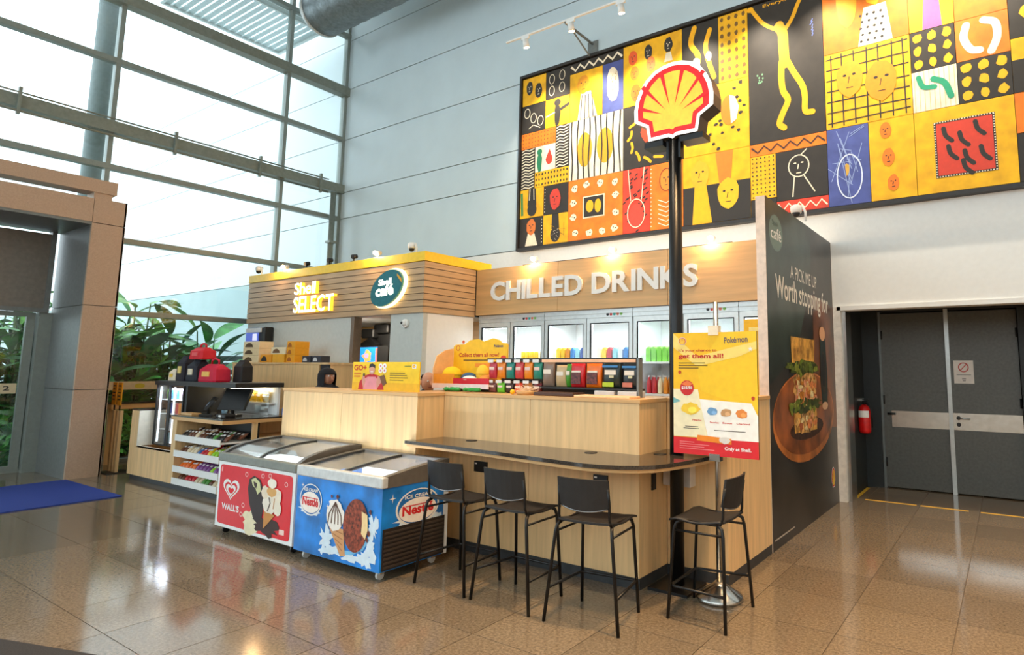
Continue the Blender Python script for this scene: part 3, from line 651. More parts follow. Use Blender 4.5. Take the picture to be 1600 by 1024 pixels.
def zig(c, n=7, wd=.04):
    def f(q, R): q.line([((i + .2) / (n + .4), .25 if i % 2 else .75) for i in range(n + 1)], wd, c)
    return f
def chev(c, n=12):
    def f(q, R):
        for i in range(n): q.line([(0.05, (i + .3) / n), (.3, (i + .8) / n), (.6, (i + .3) / n), (.95, (i + .8) / n)], .018, c)
    return f
def stripes(q, R):
    for i in range(9): q.line([((i + .5) / 9 + .015 * math.sin(j + i), j / 6) for j in range(7)], .026, MB_, 4)
    q.ell(.30, .48, .14, .29, (214, 158, 20), 2).ell(.68, .48, .15, .29, (214, 158, 20), 2)
X0, X1, X2, X3, X4, X5, X6, X7, X8 = MX; Z0, Z1, Z2, Z3 = MZ; xm = (X0 + X1) / 2
# column 1
cell(X0, xm, 6.27, Z3, MY, lambda q, R: (face(q, .3, .62, .14, .25, MB_, MW), face(q, .7, .45, .15, .27, MB_, MW)))
cell(xm, X1, 6.27, Z3, MB_, lambda q, R: [q.ring(a, b, .11, .17, .012, MW) for a, b in ((.25, .7), (.68, .75), (.25, .28), (.68, .32))])
cell(X0, xm, Z2, 6.27, MB_, lambda q, R: [q.ring(a, b, .12, .17, .012, MW) for a, b in ((.22, .72), (.5, .5), (.8, .35))] + [q.line([(.3, .15), (.5, .25), (.8, .1)], .012, MW)])
cell(xm, X1, Z2, 6.27, MY, lambda q, R: (q.blob(.5, .4, .12, .42, MB_, 2, 14, .1, 2), q.ell(.5, .82, .13, .12, MB_, 3), q.line([(.62, .55), (.98, .68)], .05, MB_), q.line([(.4, .5), (.02, .4)], .025, MW)))
cell(X0, -6.31, 5.46, Z2, MO, dots(11, 4, (150, 70, 20), .016, .045))
cell(X0, -6.76, Z1, 5.46, MB_, chev(MW, 14)); cell(-6.31, X1, 5.0, Z2, MB_, chev(MW, 14))
cell(-6.76, -6.31, 5.0, 5.46, MW, lambda q, R: (q.blob(.22, .35, .13, .38, MG, 2, 14, .1, 1), q.ell(.22, .78, .13, .12, MG, 3), q.blob(.70, .42, .17, .2, (222, 60, 36), 2, 14, .06, 3), q.poly([(.58, .55), (.82, .55), (.72, .82)], (222, 60, 36), 3)))
cell(-6.76, X1, Z1, 5.0, MY, dots(11, 3, MB_, .022, .085))
cell(X0, xm, 4.205, Z1, MY, lambda q, R: (q.poly([(.36, 1), (.66, 1), (.70, .4), (.32, .4)], MB_), q.ell(.52, .26, .2, .22, MB_, 3), q.line([(.1, .1), (.06, .9)], .05, (70, 140, 80)), q.line([(.42, 1), (.40, .6)], .015, MW, 4), q.line([(.58, 1), (.60, .6)], .015, MW, 4)))
cell(xm, X1, 4.205, Z1, MB_, lambda q, R: (face(q, .47, .5, .22, .36, (206, 60, 40)), [q.ell(.05, k / 9, .02, .02, MW, 2, 6) for k in range(1, 9)]))
cell(X0, xm, Z0, 4.205, MB_, lambda q, R: (q.poly([(.36, .45), (.64, .45), (.78, .02), (.25, .02)], MW), face(q, .5, .68, .2, .28, (222, 120, 44)), [q.ell(.95, k / 9, .02, .02, MW, 2, 6) for k in range(1, 9)]))
cell(xm, X1, Z0, 4.205, MY, lambda q, R: (q.poly([(.36, 1), (.62, 1), (.66, .5), (.34, .5)], MB_), q.ell(.5, .3, .2, .25, MB_, 3), [q.line([(R.random(), R.random() * .9), (R.random() * .1 + .8, R.random() * .9)], .008, (160, 120, 20)) for _ in range(4)], [q.ell(.5 + R.uniform(-.12, .12), .3 + R.uniform(-.18, .18), .012, .012, MW, 4, 6) for _ in range(16)]))
# column 2
cell(X1, X2, 6.60, Z3, MB_, zig(MW, 11))
cell(X1, -5.35, Z2, 6.60, MY, lambda q, R: (q.poly([(.35, .55), (.65, .55), (.85, 0), (.25, 0)], MW), [q.line([(.38 + .1 * k, .5), (.34 + .13 * k, 0)], .016, MB_, 3) for k in range(4)], face(q, .42, .72, .19, .19, (232, 150, 20))))
cell(-5.35, X2, Z2, 6.60, MU, lambda q, R: (q.blob(.5, .55, .30, .36, MW, 2, 18, .05, 4), [q.ell(.5 + R.uniform(-.2, .2), .55 + R.uniform(-.25, .25), .02, .015, (190, 150, 80), 3, 6) for _ in range(22)]))
cell(X1, X2, Z1, Z2, MW, stripes)
cell(X1, X2, Z0, Z1, MO, lambda q, R: (q.rect(.28, .34, .68, .70, MW), q.rect(.30, .36, .66, .68, MB_, 3), q.ell(.41, .53, .07, .10, MY, 4), q.ell(.56, .52, .06, .11, MY, 4),
    [(q.blob(a, b, .06, .055, MW, 2, 12, .22, int(a * 50 + b * 77)), q.ell(a + .02, b, .012, .012, MB_, 3, 6), q.ell(a - .02, b + .015, .01, .01, MB_, 3, 6)) for a, b in ((.12, .86), (.34, .9), (.6, .88), (.86, .85), (.1, .62), (.88, .65), (.1, .38), (.88, .36), (.14, .12), (.4, .1), (.64, .1), (.86, .12))]))
# column 3
cell(X2, X3, Z2, Z3, MY, lambda q, R: (face(q, .17, .78, .08, .12, (230, 90, 30)), face(q, .44, .80, .07, .12, MB_, MW), face(q, .78, .82, .07, .12, MB_, MW), q.poly([(.74, .70), (.82, .70), (.85, .56), (.71, .56)], MW), face(q, .2, .52, .08, .12, (232, 120, 26)), face(q, .48, .6, .08, .12, (230, 110, 26)), face(q, .22, .2, .09, .14, (230, 110, 20))))
def strokes(q, R):
    for k in range(13):
        t = 2 * PI * k / 13; a, b = .5 + .36 * math.cos(t), .5 + .38 * math.sin(t); t2 = t + 1.3
        q.curve([(a, b), (a + .06 * math.cos(t2) + .02, b + .08 * math.sin(t2)), (a + .13 * math.cos(t2), b + .15 * math.sin(t2))], .045, MY)
    q.blob(.42, .55, .11, .17, (214, 70, 34), 2, 14, .08, 3)
cell(X2, X3, Z1, Z2, MB_, strokes)
cell(X2, -4.46, Z0, Z1, MR, lambda q, R: ([q.line([(a, b), (a + .1, b + .03)], .022, MB_) for a, b in [(R.random() * .9, R.random() * .95) for _ in range(42)]], q.ring(.5, .3, .32, .22, .016, MW, 4), q.ell(.5, .27, .26, .18, (228, 70, 50), 3), q.line([(.2, 1), (.3, .5)], .014, MW, 4), q.line([(.8, 1), (.7, .5)], .014, MW, 4)))
cell(-4.46, X3, Z0, Z1, MO, lambda q, R: (q.ring(.5, .74, .2, .17, .014, (150, 60, 20)), face(q, .5, .74, .18, .16, (236, 140, 40)), [q.line([(.25, .1 + k * .07), (.5, .04 + k * .07), (.75, .1 + k * .07)], .014, MW) for k in range(6)], [q.ell(.03, k / 16, .02, .012, MW, 2, 6) for k in range(1, 16)]))
# column 4
def banana(q, pts, c, wd): q.line(pts, wd, c)
cell(X3, -3.31, Z2, Z3, MB_, lambda q, R: (q.curve([(.35, .95), (.25, .72), (.45, .5), (.38, .25), (.3, .05)], .085, MY), q.curve([(.78, .85), (.66, .62), (.74, .38), (.88, .12)], .075, MY), q.blob(.40, .38, .12, .1, MW, 4, 10, .2, 3), q.blob(.74, .45, .08, .07, MW, 4, 10, .2, 5)))
cell(-3.31, X4, Z2, Z3, MY, dots(4, 8, (120, 84, 30), .06, .035))
cell(X3, X4, Z1, Z2, MY, lambda q, R: ([q.blob(R.uniform(.03, .97), R.uniform(.03, .97), .03, .022, MB_, 2, 7, .3, k) for k in range(34)], q.ell(.72, .58, .13, .22, (232, 128, 24), 3), q.poly([(.72, .80), (.80, .76), (.86, .6), (.82, .42), (.74, .37)], MW, 4)))
cell(X3, X4, Z0, Z1, MY, lambda q, R: (q.rect(0, 0, 1, .55, MB_, 1), q.poly([(.5, 1), (.76, 1), (.72, .5), (.56, .5)], (232, 128, 30), 2), q.poly([(.18, .55), (.36, .55), (.44, 0), (.14, 0)], MY, 2), face(q, .26, .72, .14, .2, (240, 176, 30)), face(q, .68, .38, .16, .22, (242, 184, 20))))
# column 5
def man(q, R):
    q.curve([(.43, .79), (.48, .74), (.49, .62), (.50, .52)], .14, MY, 2); q.ell(.44, .80, .06, .03, MY, 3)
    q.curve([(.45, .765), (.33, .80), (.2, .86), (.06, .97)], .055, MY, 3); q.curve([(.53, .765), (.62, .83), (.70, .92), (.80, 1)], .055, MY, 3)
    q.curve([(.46, .54), (.45, .42), (.47, .33), (.53, .26), (.46, .18), (.41, .11), (.47, .075)], .085, MY, 3); q.curve([(.53, .54), (.62, .44), (.72, .34), (.75, .26), (.75, .16), (.84, .145)], .08, MY, 3)
    q.ell(.04, .975, .05, .02, MY, 4, 10); q.text('Everyone', .22, .955, .45, .03, MY, 3, .01)
    for k in range(8): q.ell(.15 + R.uniform(-.06, .06), .45 + R.uniform(-.05, .06), .012, .008, (120, 170, 130), 2, 6)
    for k in range(6): q.line([(.85 + R.uniform(-.02, .02), .66 + k * .02), (.88, .68 + k * .02)], .012, (90, 110, 190))
cell(X4, X5, Z1, Z3, MB_, man)
cell(X4, X5, 4.545, Z1, MO, zig((60, 40, 30), 11, .026)); cell(X4, -2.50, 3.93, 4.545, MY, dots(6, 10, MB_, .03, .018))
cell(X4, -2.50, Z0, 3.93, MB_); cell(-2.50, X5, 3.86, 4.545, MB_, lambda q, R: (q.ring(.45, .66, .2, .22, .016, MW), q.line([(.36, .45), (.32, .05)], .016, MW), q.line([(.55, .45), (.75, .1)], .016, MW), q.ell(.38, .72, .03, .015, MW, 3, 8), q.ell(.52, .72, .03, .015, MW, 3, 8), q.line([(.45, .7), (.43, .6)], .014, MW), q.line([(.40, .52), (.50, .52)], .014, MW), q.line([(.5, .88), (.62, .98)], .014, MW)))
cell(-2.50, X5, Z0, 3.86, MR, zig(MW, 9, .022))
# column 6
cell(X5, X6, Z2, Z3, MO, lambda q, R: (q.blob(.3, .66, .13, .36, MY, 2, 16, .06, 3), q.poly([(.50, .5), (.76, .5), (.82, 0), (.42, 0)], MW), [q.ell(.46 + .08 * i + .02 * (j % 2), .06 + j * .085, .018, .018, MB_, 3, 7) for i in range(4) for j in range(5)], q.blob(.62, .8, .12, .3, MY, 3, 14, .08, 6)))
def gridf(q, R):
    for k in range(7):
        a = (k + .5) / 7; q.line([(a, .02), (a + R.uniform(-.02, .02), .98)], .016, MB_, 2); q.line([(.02, a), (.98, a + R.uniform(-.04, .04))], .016, MB_, 2)
    face(q, .30, .62, .16, .24, (234, 156, 24), l=4); face(q, .67, .5, .18, .26, (232, 146, 20), l=4)
cell(X5, X6, Z1, Z2, MY, gridf)
cell(X5, -1.31, Z0, Z1, MU, lambda q, R: (q.ring(.52, .36, .30, .28, .016, (210, 220, 240), 3), [q.line([(R.random(), R.random()), (R.random() * .1 + .5, R.random())], .008, (150, 168, 214)) for _ in range(16)], q.blob(.47, .45, .06, .08, (206, 160, 60), 3, 10, .3, 3)))
cell(-1.31, X6, Z0, Z1, MY, lambda q, R: (face(q, .38, .86, .13, .10, MO), face(q, .42, .52, .14, .11, MO), face(q, .5, .2, .13, .10, MO)))
# column 7
cell(X6, -.30, 5.75, Z3, MY, lambda q, R: (q.poly([(.42, .9), (.62, .9), (.74, 0), (.30, 0)], (140, 90, 150))))
cell(-.30, X7, 5.75, Z3, MO); xm7 = -.305
cell(X6, xm7, 5.235, Z2, MB_, dots(3, 3, MY, .10, .12)); cell(xm7, X7, 5.235, Z2, MO, lambda q, R: (q.curve([(.22, .85), (.16, .55), (.28, .25), (.45, .18)], .085, MW), q.curve([(.55, .88), (.76, .75), (.78, .4), (.66, .1)], .085, MW)))
cell(X6, xm7, Z1, 5.235, MW, lambda q, R: ([q.line([((k + .5) / 9, 0), ((k + .5) / 9, 1)], .006, (220, 190, 130)) for k in range(9)], q.curve([(.15, .85), (.25, .6), (.5, .55)], .06, (30, 150, 110), 3), q.curve([(.48, .75), (.72, .6), (.85, .25)], .07, (30, 150, 110), 3)))
cell(xm7, X7, Z1, 5.235, MB_, dots(3, 3, MY, .10, .12))
def redsq(q, R):
    q.rect(.2, .17, .81, .84, MB_, 2); q.rect(.225, .195, .785, .815, MR, 4)
    for k in range(22):
        t = (k + .25) / 22
        for a, b in ((.2 + .61 * t, .175), (.2 + .61 * t, .825), (.203, .17 + .67 * t), (.793, .17 + .67 * t)): q.rect(a, b, a + .013, b + .013, MW, 3)
    for a, b in ((.30, .66), (.46, .58), (.62, .68), (.34, .44), (.50, .36), (.66, .38), (.48, .25)): q.curve([(a, b + .09), (a + .02, b), (a + .08, b - .07)], .05, MB_, 5)
cell(X6, X7, Z0, Z1, MY, redsq)
cell(X7, X8, 5.37, Z3, MB_, lambda q, R: (q.blob(.3, .2, .2, .09, MY, 2, 12, .1, 2), q.rect(.2, 0, .6, .18, MY))); cell(X7, X8, Z1, 5.37, MY, lambda q, R: q.rect(0, 0, 1, .6, MB_)); cell(X7, X8, 4.25, Z1, MO); cell(X7, X8, Z0, 4.25, MB_, dots(4, 2, (140, 90, 150), .07, .12))
# ================================================================ TRACK LIGHT
O_ = (-3.2, 7.3, 7.0)
tl = thing('track_light', 'white track light rail on wall brackets above the mural', 'track light', O_)
obj('rail', MB(O_).box(-6.84, .9, 7.285, 7.32, 7.08, 7.105, m_white), tl)
for x in (-5.6, -1.7):
    b = obj('bracket', MB(O_).box(x - .02, x + .02, 7.30, YB - .02, 7.06, 7.08, m_greyc).prism([(7.42, 7.06), (7.45, 7.06), (8.05, 6.80), (8.02, 6.80)], 'x', x - .012, x + .012, m_greyc), tl)
    obj('wall_plate', MB(O_).box(x - .10, x + .10, YB - .02, YB - .001, 6.72, 7.12, m_greyc), b)
for k in range(8):
    x = -6.42 + k * .93
    h = obj('lamp_head', MB(O_).tube([(x, 7.30, 7.02), (x, 7.335, 6.90)], .05, m_white, 14), tl)
    obj('lamp_mount', MB(O_).box(x - .08, x + .08, 7.285, 7.315, 7.03, 7.08, m_white), h)
    obj('lamp_lens', MB(O_).tube([(x, 7.3352, 6.899), (x, 7.337, 6.894)], .042, m_bulb, 14), h)
    lo = light('track_spot', 'SPOT', (x, 7.345, 6.86), TRACK_W, SOFT, None, target=(x, 8.05, 5.0), spot_size=1.5, spot_blend=.9, shadow_soft_size=.04)
    lo.parent = tl; lo.location = Vector(lo.location) - Vector(O_)
# ================================================================ SERVICE COUNTER
ZC = 1.37
O_ = (-4.2, 4.2, 0)
sc = thing('service_counter', 'long oak-veneer service counter with black plinth in front of the fridges', 'counter', O_)
obj('carcass', MB(O_).box(-6.60, -4.48, 3.765, 4.13, .08, ZC - .03, m_wood).box(-4.95, -2.37, 4.14, 4.72, .08, ZC - .03, m_wood).box(-4.48, -2.37, 4.08, 4.14, .08, ZC - .03, m_wood).box(-2.37, -1.86, 4.52, 5.505, .08, ZC - .03, m_wood), sc)
obj('plinth', MB(O_).box(-6.58, -4.48, 3.76, 4.12, 0, .08, m_plinth).box(-4.48, -2.345, 4.055, 4.71, 0, .08, m_plinth).box(-2.345, -1.835, 4.495, 5.50, 0, .08, m_plinth), sc)
for a, b in ((-6.62, -5.577), (-5.573, -4.46)): obj('front_panel', MB(O_).box(a, b, 3.745, 3.765, .08, ZC - .03, m_wood), sc)
for a, b in ((-4.46, -3.418), (-3.414, -2.35)): obj('front_panel', MB(O_).box(a, b, 4.06, 4.08, .08, ZC - .03, m_wood), sc)
obj('front_panel', MB(O_).box(-2.345, -1.835, 4.50, 4.52, .08, ZC - .03, m_wood), sc)
obj('end_panel', MB(O_).box(-4.48, -4.46, 3.766, 4.058, .08, ZC - .03, m_wood), sc)
obj('end_panel', MB(O_).box(-2.37, -2.35, 4.081, 4.498, .08, ZC - .03, m_wood), sc)
obj('end_panel', MB(O_).box(-1.855, -1.835, 4.521, 5.508, .08, ZC - .03, m_wood), sc)
obj('end_panel', MB(O_).box(-6.62, -6.60, 3.766, 4.13, .08, ZC - .03, m_wood), sc)
obj('counter_lid', MB(O_).box(-6.63, -4.45, 3.735, 4.14, ZC - .028, ZC, m_woodh), sc)
obj('counter_lid', MB(O_).box(-4.45, -2.34, 4.05, 4.73, ZC - .028, ZC, m_woodh).box(-4.96, -4.45, 4.141, 4.73, ZC - .028, ZC, m_woodh), sc)
obj('counter_lid', MB(O_).box(-2.34, -1.825, 4.49, 5.508, ZC - .028, ZC, m_woodh), sc)
for x, z, k in ((-3.96, .735, .075), (-2.69, .742, .065)):
    s_ = obj('power_socket', MB(O_).box(x - k, x + k, 4.045, 4.06, z - .045, z + .045, m_black), sc)
    obj('socket_label', MB(O_).box(x - k + .01, x - k + .035, 4.043, 4.045, z + .02, z + .032, flat(WHITE)), s_)
obj('power_socket', MB(O_).box(-2.35, -2.338, 4.24, 4.30, .68, .80, m_black), sc)
obj('junction_box', MB(O_).box(-2.33, -2.10, 4.40, 4.50, .70, .88, flat((206, 200, 190))), sc)
# bar top with rounded end
O_ = (-3.3, 3.8, .92)
bt = thing('granite_bar_counter', 'dark granite bar top with rounded end cantilevered from the oak counter', 'bar counter', O_)
edge = [(-4.50, 3.655), (-3.9, 3.625), (-3.4, 3.588), (-2.8, 3.522), (-2.47, 3.492), (-2.33, 3.505), (-2.20, 3.55), (-2.10, 3.61), (-2.02, 3.70), (-1.975, 3.82), (-1.93, 4.02), (-1.90, 4.22), (-1.885, 4.498)]
out = edge + [(-2.348, 4.498), (-2.348, 4.055), (-4.455, 4.055), (-4.455, 3.742), (-4.52, 3.742)]
hole = [(-2.155 + .056 * math.cos(t), 4.29 + .056 * math.sin(t)) for t in [-2 * PI * i / 20 for i in range(21)]]
# keyhole cut so that the sign pole passes through
k = 11
outk = edge[:k] + [(-1.912, 4.15), hole[0]] + hole[1:] + [(-1.9119, 4.1505)] + edge[k:] + out[len(edge):]
obj('granite_slab', MB(O_).prism(outk, 'z', .935, .962, m_granite), bt)
inn = [(x + (.012 if x < -3 else -.015), y + .015) for x, y in edge[:-1]] + [(-1.90, 4.498)]
obj('timber_edge', MB(O_).prism(inn[:k] + [(-1.926, 4.15), hole[0]] + hole[1:] + [(-1.9259, 4.1505)] + inn[k:] + out[len(edge):], 'z', .910, .935, m_woodh), bt)
for x, y in ((-4.02, 3.99), (-2.72, 3.96), (-2.25, 4.20)):
    obj('cable_grommet', MB(O_).lathe((x, y, .9625), [(.05, 0), (.05, .003), (.035, .005)], m_black, 18), bt)
# ================================================================ BAR STOOLS
def make_stool():
    t = thing('bar_stool', '', 'stool')
    def bow(w0, w1, y, z0, z1, n=9):
        return
    sp = MB(); n = 8; rs = []
    for i in range(n + 1):
        v = i / n; y = -.175 + .375 * v; z = .640 + .012 * math.cos(v * PI * 2) * .6 - (.020 * ((v - .82) / .18) ** 2 if v > .82 else 0) - .010 * math.sin(v * PI)
        hw = .185 + .02 * v
        prof = [(-hw, z - .004), (-hw * .6, z - .010), (0, z - .012), (hw * .6, z - .010), (hw, z - .004)]
        rs.append([(a, y, b) for a, b in prof] + [(a, y, b - .014) for a, b in reversed(prof)])
    sp.rings(rs, m_stoolp, smooth=True); obj('seat', sp, t)
    bb = MB(); rs = []
    for i in range(9):
        u = -1 + 2 * i / 8; x = .185 * u; yy = -.155 - .03 * (1 - u * u) ; zb = .732 - .028 * (1 - u * u) ; zt = .905
        rs.append([(x, yy, zb), (x, yy - .028, zt), (x, yy - .042, zt), (x, yy - .014, zb)])
    bb.rings(rs, m_stoolp, smooth=False); b_ = obj('backrest', bb, t)
    obj('back_trim', MB().tube([(.18 * u, -.163 - .03 * (1 - u * u), .728 - .028 * (1 - u * u)) for u in [-1 + 2 * i / 8 for i in range(9)]], .006, mat('stool_trim', (150, 150, 150), .25, metal=.8), 6), b_)
    for s in (-1, 1):
        obj('leg', MB().tube([(s * .265, -.205, 0), (s * .205, -.175, .55), (s * .198, -.165, .595), (s * .18, -.13, .618)], .0115, m_blackm), t)
        obj('leg', MB().tube([(s * .215, .205, 0), (s * .193, .168, .56), (s * .185, .155, .60), (s * .175, .12, .618)], .0115, m_blackm), t)
        obj('back_post', MB().tube([(s * .18, -.12, .615), (s * .184, -.155, .625), (s * .184, -.168, .66), (s * .182, -.172, .77), (s * .178, -.185, .85)], .009, m_blackm), t)
        obj('seat_rail', MB().tube([(s * .18, -.13, .615), (s * .175, .12, .615)], .010, m_blackm), t)
        obj('side_bar', MB().tube([(s * .203, -.173, .555), (s * .193, .168, .555)], .008, m_blackm), t)
    zf = .205
    obj('footrest', MB().tube([(-.243, -.194, zf), (-.21, .15, zf), (-.20, .182, zf), (-.17, .187, zf), (.17, .187, zf), (.20, .182, zf), (.21, .15, zf), (.243, -.194, zf)], .0095, m_blackm), t)
    return t
st = make_stool()
for i, (x, y, a, lab) in enumerate(((-3.558, 3.456, -.8, 'black bar stool partly in front of the blue freezer'), (-2.97, 3.453, -.6, 'black bar stool at the middle of the granite bar'), (-2.343, 3.481, 6, 'black bar stool at the counter corner with the sockets'), (-1.748, 3.952, 92, 'black bar stool turned sideways beside the steel poster stand'))):
    o = st if i == 0 else copy_tree(st, (0, 0, 0))
    o.location = (x, y, 0); o.rotation_euler = (0, 0, math.radians(a)); o['label'] = lab; o['group'] = 'bar stools'
# ================================================================ POLE SIGN
O_ = (-2.155, 4.29, 0)
ps = thing('pole_sign', 'illuminated red and yellow scallop emblem on a tall black pole', 'sign', O_)
obj('pole', MB(O_).tube([(-2.155, 4.29, .02), (-2.155, 4.29, 3.52)], .053, m_blackm, 20), ps)
obj('base_plate', MB(O_).box(-2.31, -1.99, 4.11, 4.44, 0, .02, m_blackm), ps)
obj('pole_collar', MB(O_).box(-2.22, -2.09, 4.26, 4.32, 3.28, 3.46, m_blackm), ps)
SX, SZ, SW, SH = -2.135, 3.735, .70, .645
obj('lightbox', MB(O_).prism([(SX + x * SW * .99, SZ + y * SH * .99) for x, y in SHELL], 'y', 4.21, 4.37, mat('sign_side', (78, 68, 58), .4)), ps)
for a, b in ((-2.40, -2.23), (-2.08, -1.88)): obj('light_tray', MB(O_).box(a, b, 4.22, 4.36, 3.39, 3.435, m_blackm), ps)
pr_ = Print((SX - SW / 2, 4.209, SZ - SH / 2), (SW, 0, 0), (0, 0, SH), O_, lift=.0015)
shell(pr_, .5, .5, 1.0, 1.0, 1, mat('sign_white', (252, 252, 250), .4, emit=.3), mat('sign_red', (228, 14, 22), .4, emit=.2), mat('sign_yellow', (250, 196, 60), .4, emit=.25)); pr_.build('emblem_face', ps)
# ================================================================ POSTER STAND
O_ = (-1.80, 4.235, 0)
pt = thing('poster_stand', 'brushed steel poster stand on round base holding a tall yellow promotion poster', 'poster stand', O_)
obj('base', MB(O_).lathe(O_, [(.16, 0), (.165, .015), (.16, .03), (.05, .10), (.03, .12)], m_steel, 28), pt)
obj('post', MB(O_).tube([(-1.80, 4.235, .11), (-1.80, 4.235, 2.10)], .019, m_steel, 14), pt)
obj('clamp', MB(O_).box(-1.84, -1.76, 4.18, 4.235, 1.85, 1.92, flat((246, 230, 200))), pt)
obj('clamp', MB(O_).box(-1.84, -1.76, 4.18, 4.235, .95, 1.0, m_steel), pt)
PX0, PX1, PZ0, PZ1 = -2.13, -1.475, .985, 1.872; PY = 4.19
bd = obj('poster_board', MB(O_).box(PX0, PX1, PY, PY + .012, PZ0, PZ1, m_black), pt)
q = Print((PX0, PY - .0005, PZ0), (PX1 - PX0, 0, 0), (0, 0, PZ1 - PZ0), O_, lift=.0008)
q.rect(.004, 0, 1, 1, (250, 196, 22)).poly([(.35, .52), (1, .36), (1, 1), (.6, 1), (.3, .7)], (252, 204, 30), 2).poly([(0.004, .88), (.3, .72), (.8, .80), (1, .86), (1, .92), (.7, .87), (.3, .80), (.004, 1)], (252, 222, 120), 3)
q.poly([(.004, .14), (.42, .14), (.31, .53), (.004, .53)], (246, 236, 196), 4).poly([(.43, .12), (1, .10), (1, .33), (.93, .43), (.33, .45)], (250, 248, 240), 4).rect(.004, 0, 1, .135, (222, 34, 42), 4)
q.poly([(.004, .46), (.1, .43), (.004, .41)], (120, 180, 180), 5)
shell(q, .12, .93, .10, .065, 5, red=(214, 50, 30)); q.text('Pokémon', .63, .905, .27, .05, (74, 70, 96), 5, .015, shear=.01)
q.text("It's your chance to", .07, .835, .47, .03, (196, 52, 24), 5, .012).text('get them all!', .07, .775, .55, .05, (196, 40, 24), 5, .03)
for k in range(3): q.line([(.07, .748 - k * .021), (.07 + (.33, .36, .25)[k], .748 - k * .021)], .007, (120, 94, 20), 5)
for a, b in ((.085, .67), (.95, .47)): q.ell(a, b, .02, .016, (196, 70, 24), 5, 10)
q.poly([(.93 + .03 * math.cos(PI / 2 + i * PI / 5) * (1 if i % 2 == 0 else .45), .86 + .022 * math.sin(PI / 2 + i * PI / 5) * (1 if i % 2 == 0 else .45)) for i in range(10)], WHITE, 5)
q.ell(.175, .54, .085, .063, (206, 34, 34), 6).poly([(.10, .57), (.18, .60), (.25, .575), (.2, .55)], (236, 120, 60), 7).text('$18.90', .11, .525, .13, .028, WHITE, 8, .03)
for a, s_ in ((.24, 'Pikachu'), (.45, 'Snorlax'), (.60, 'Eevee'), (.76, 'Charizard')): q.text(s_, a, .272 - .012 * (a > .3), .11 if a < .7 else .15, .014, (206, 50, 40), 6, .02)
for a, b, ra, rb, c in ((.22, .37, .11, .05, (246, 206, 60)), (.48, .355, .06, .03, (110, 160, 206)), (.64, .35, .065, .032, (196, 150, 100)), (.82, .345, .065, .034, (232, 140, 60))): q.blob(a, b, ra, rb, c, 6, 16, .12, int(a * 70)).blob(a + .02, b - .01, ra * .5, rb * .5, tuple(min(255, v + 30) for v in c), 7, 12, .12, int(a * 50))
for a, b, wd in ((.15, .225, .16), (.13, .21, .19), (.5, .205, .36)): q.line([(a, b), (a + wd, b)], .005, (90, 80, 70), 6)
q.poly([(.29, .115), (.70, .10), (.70, .145), (.30, .16)], (244, 140, 30), 6).blob(.63, .13, .065, .03, (226, 220, 210), 7, 14, .2, 4)
q.text('Only at Shell.', .62, .045, .30, .035, WHITE, 6, .03)
for k in range(4): q.line([(.08, .10 - k * .018), (.08 + (.18, .36, .30, .42)[k], .098 - k * .018)], .004, (240, 150, 150), 6)
q.build('poster_print', bd)
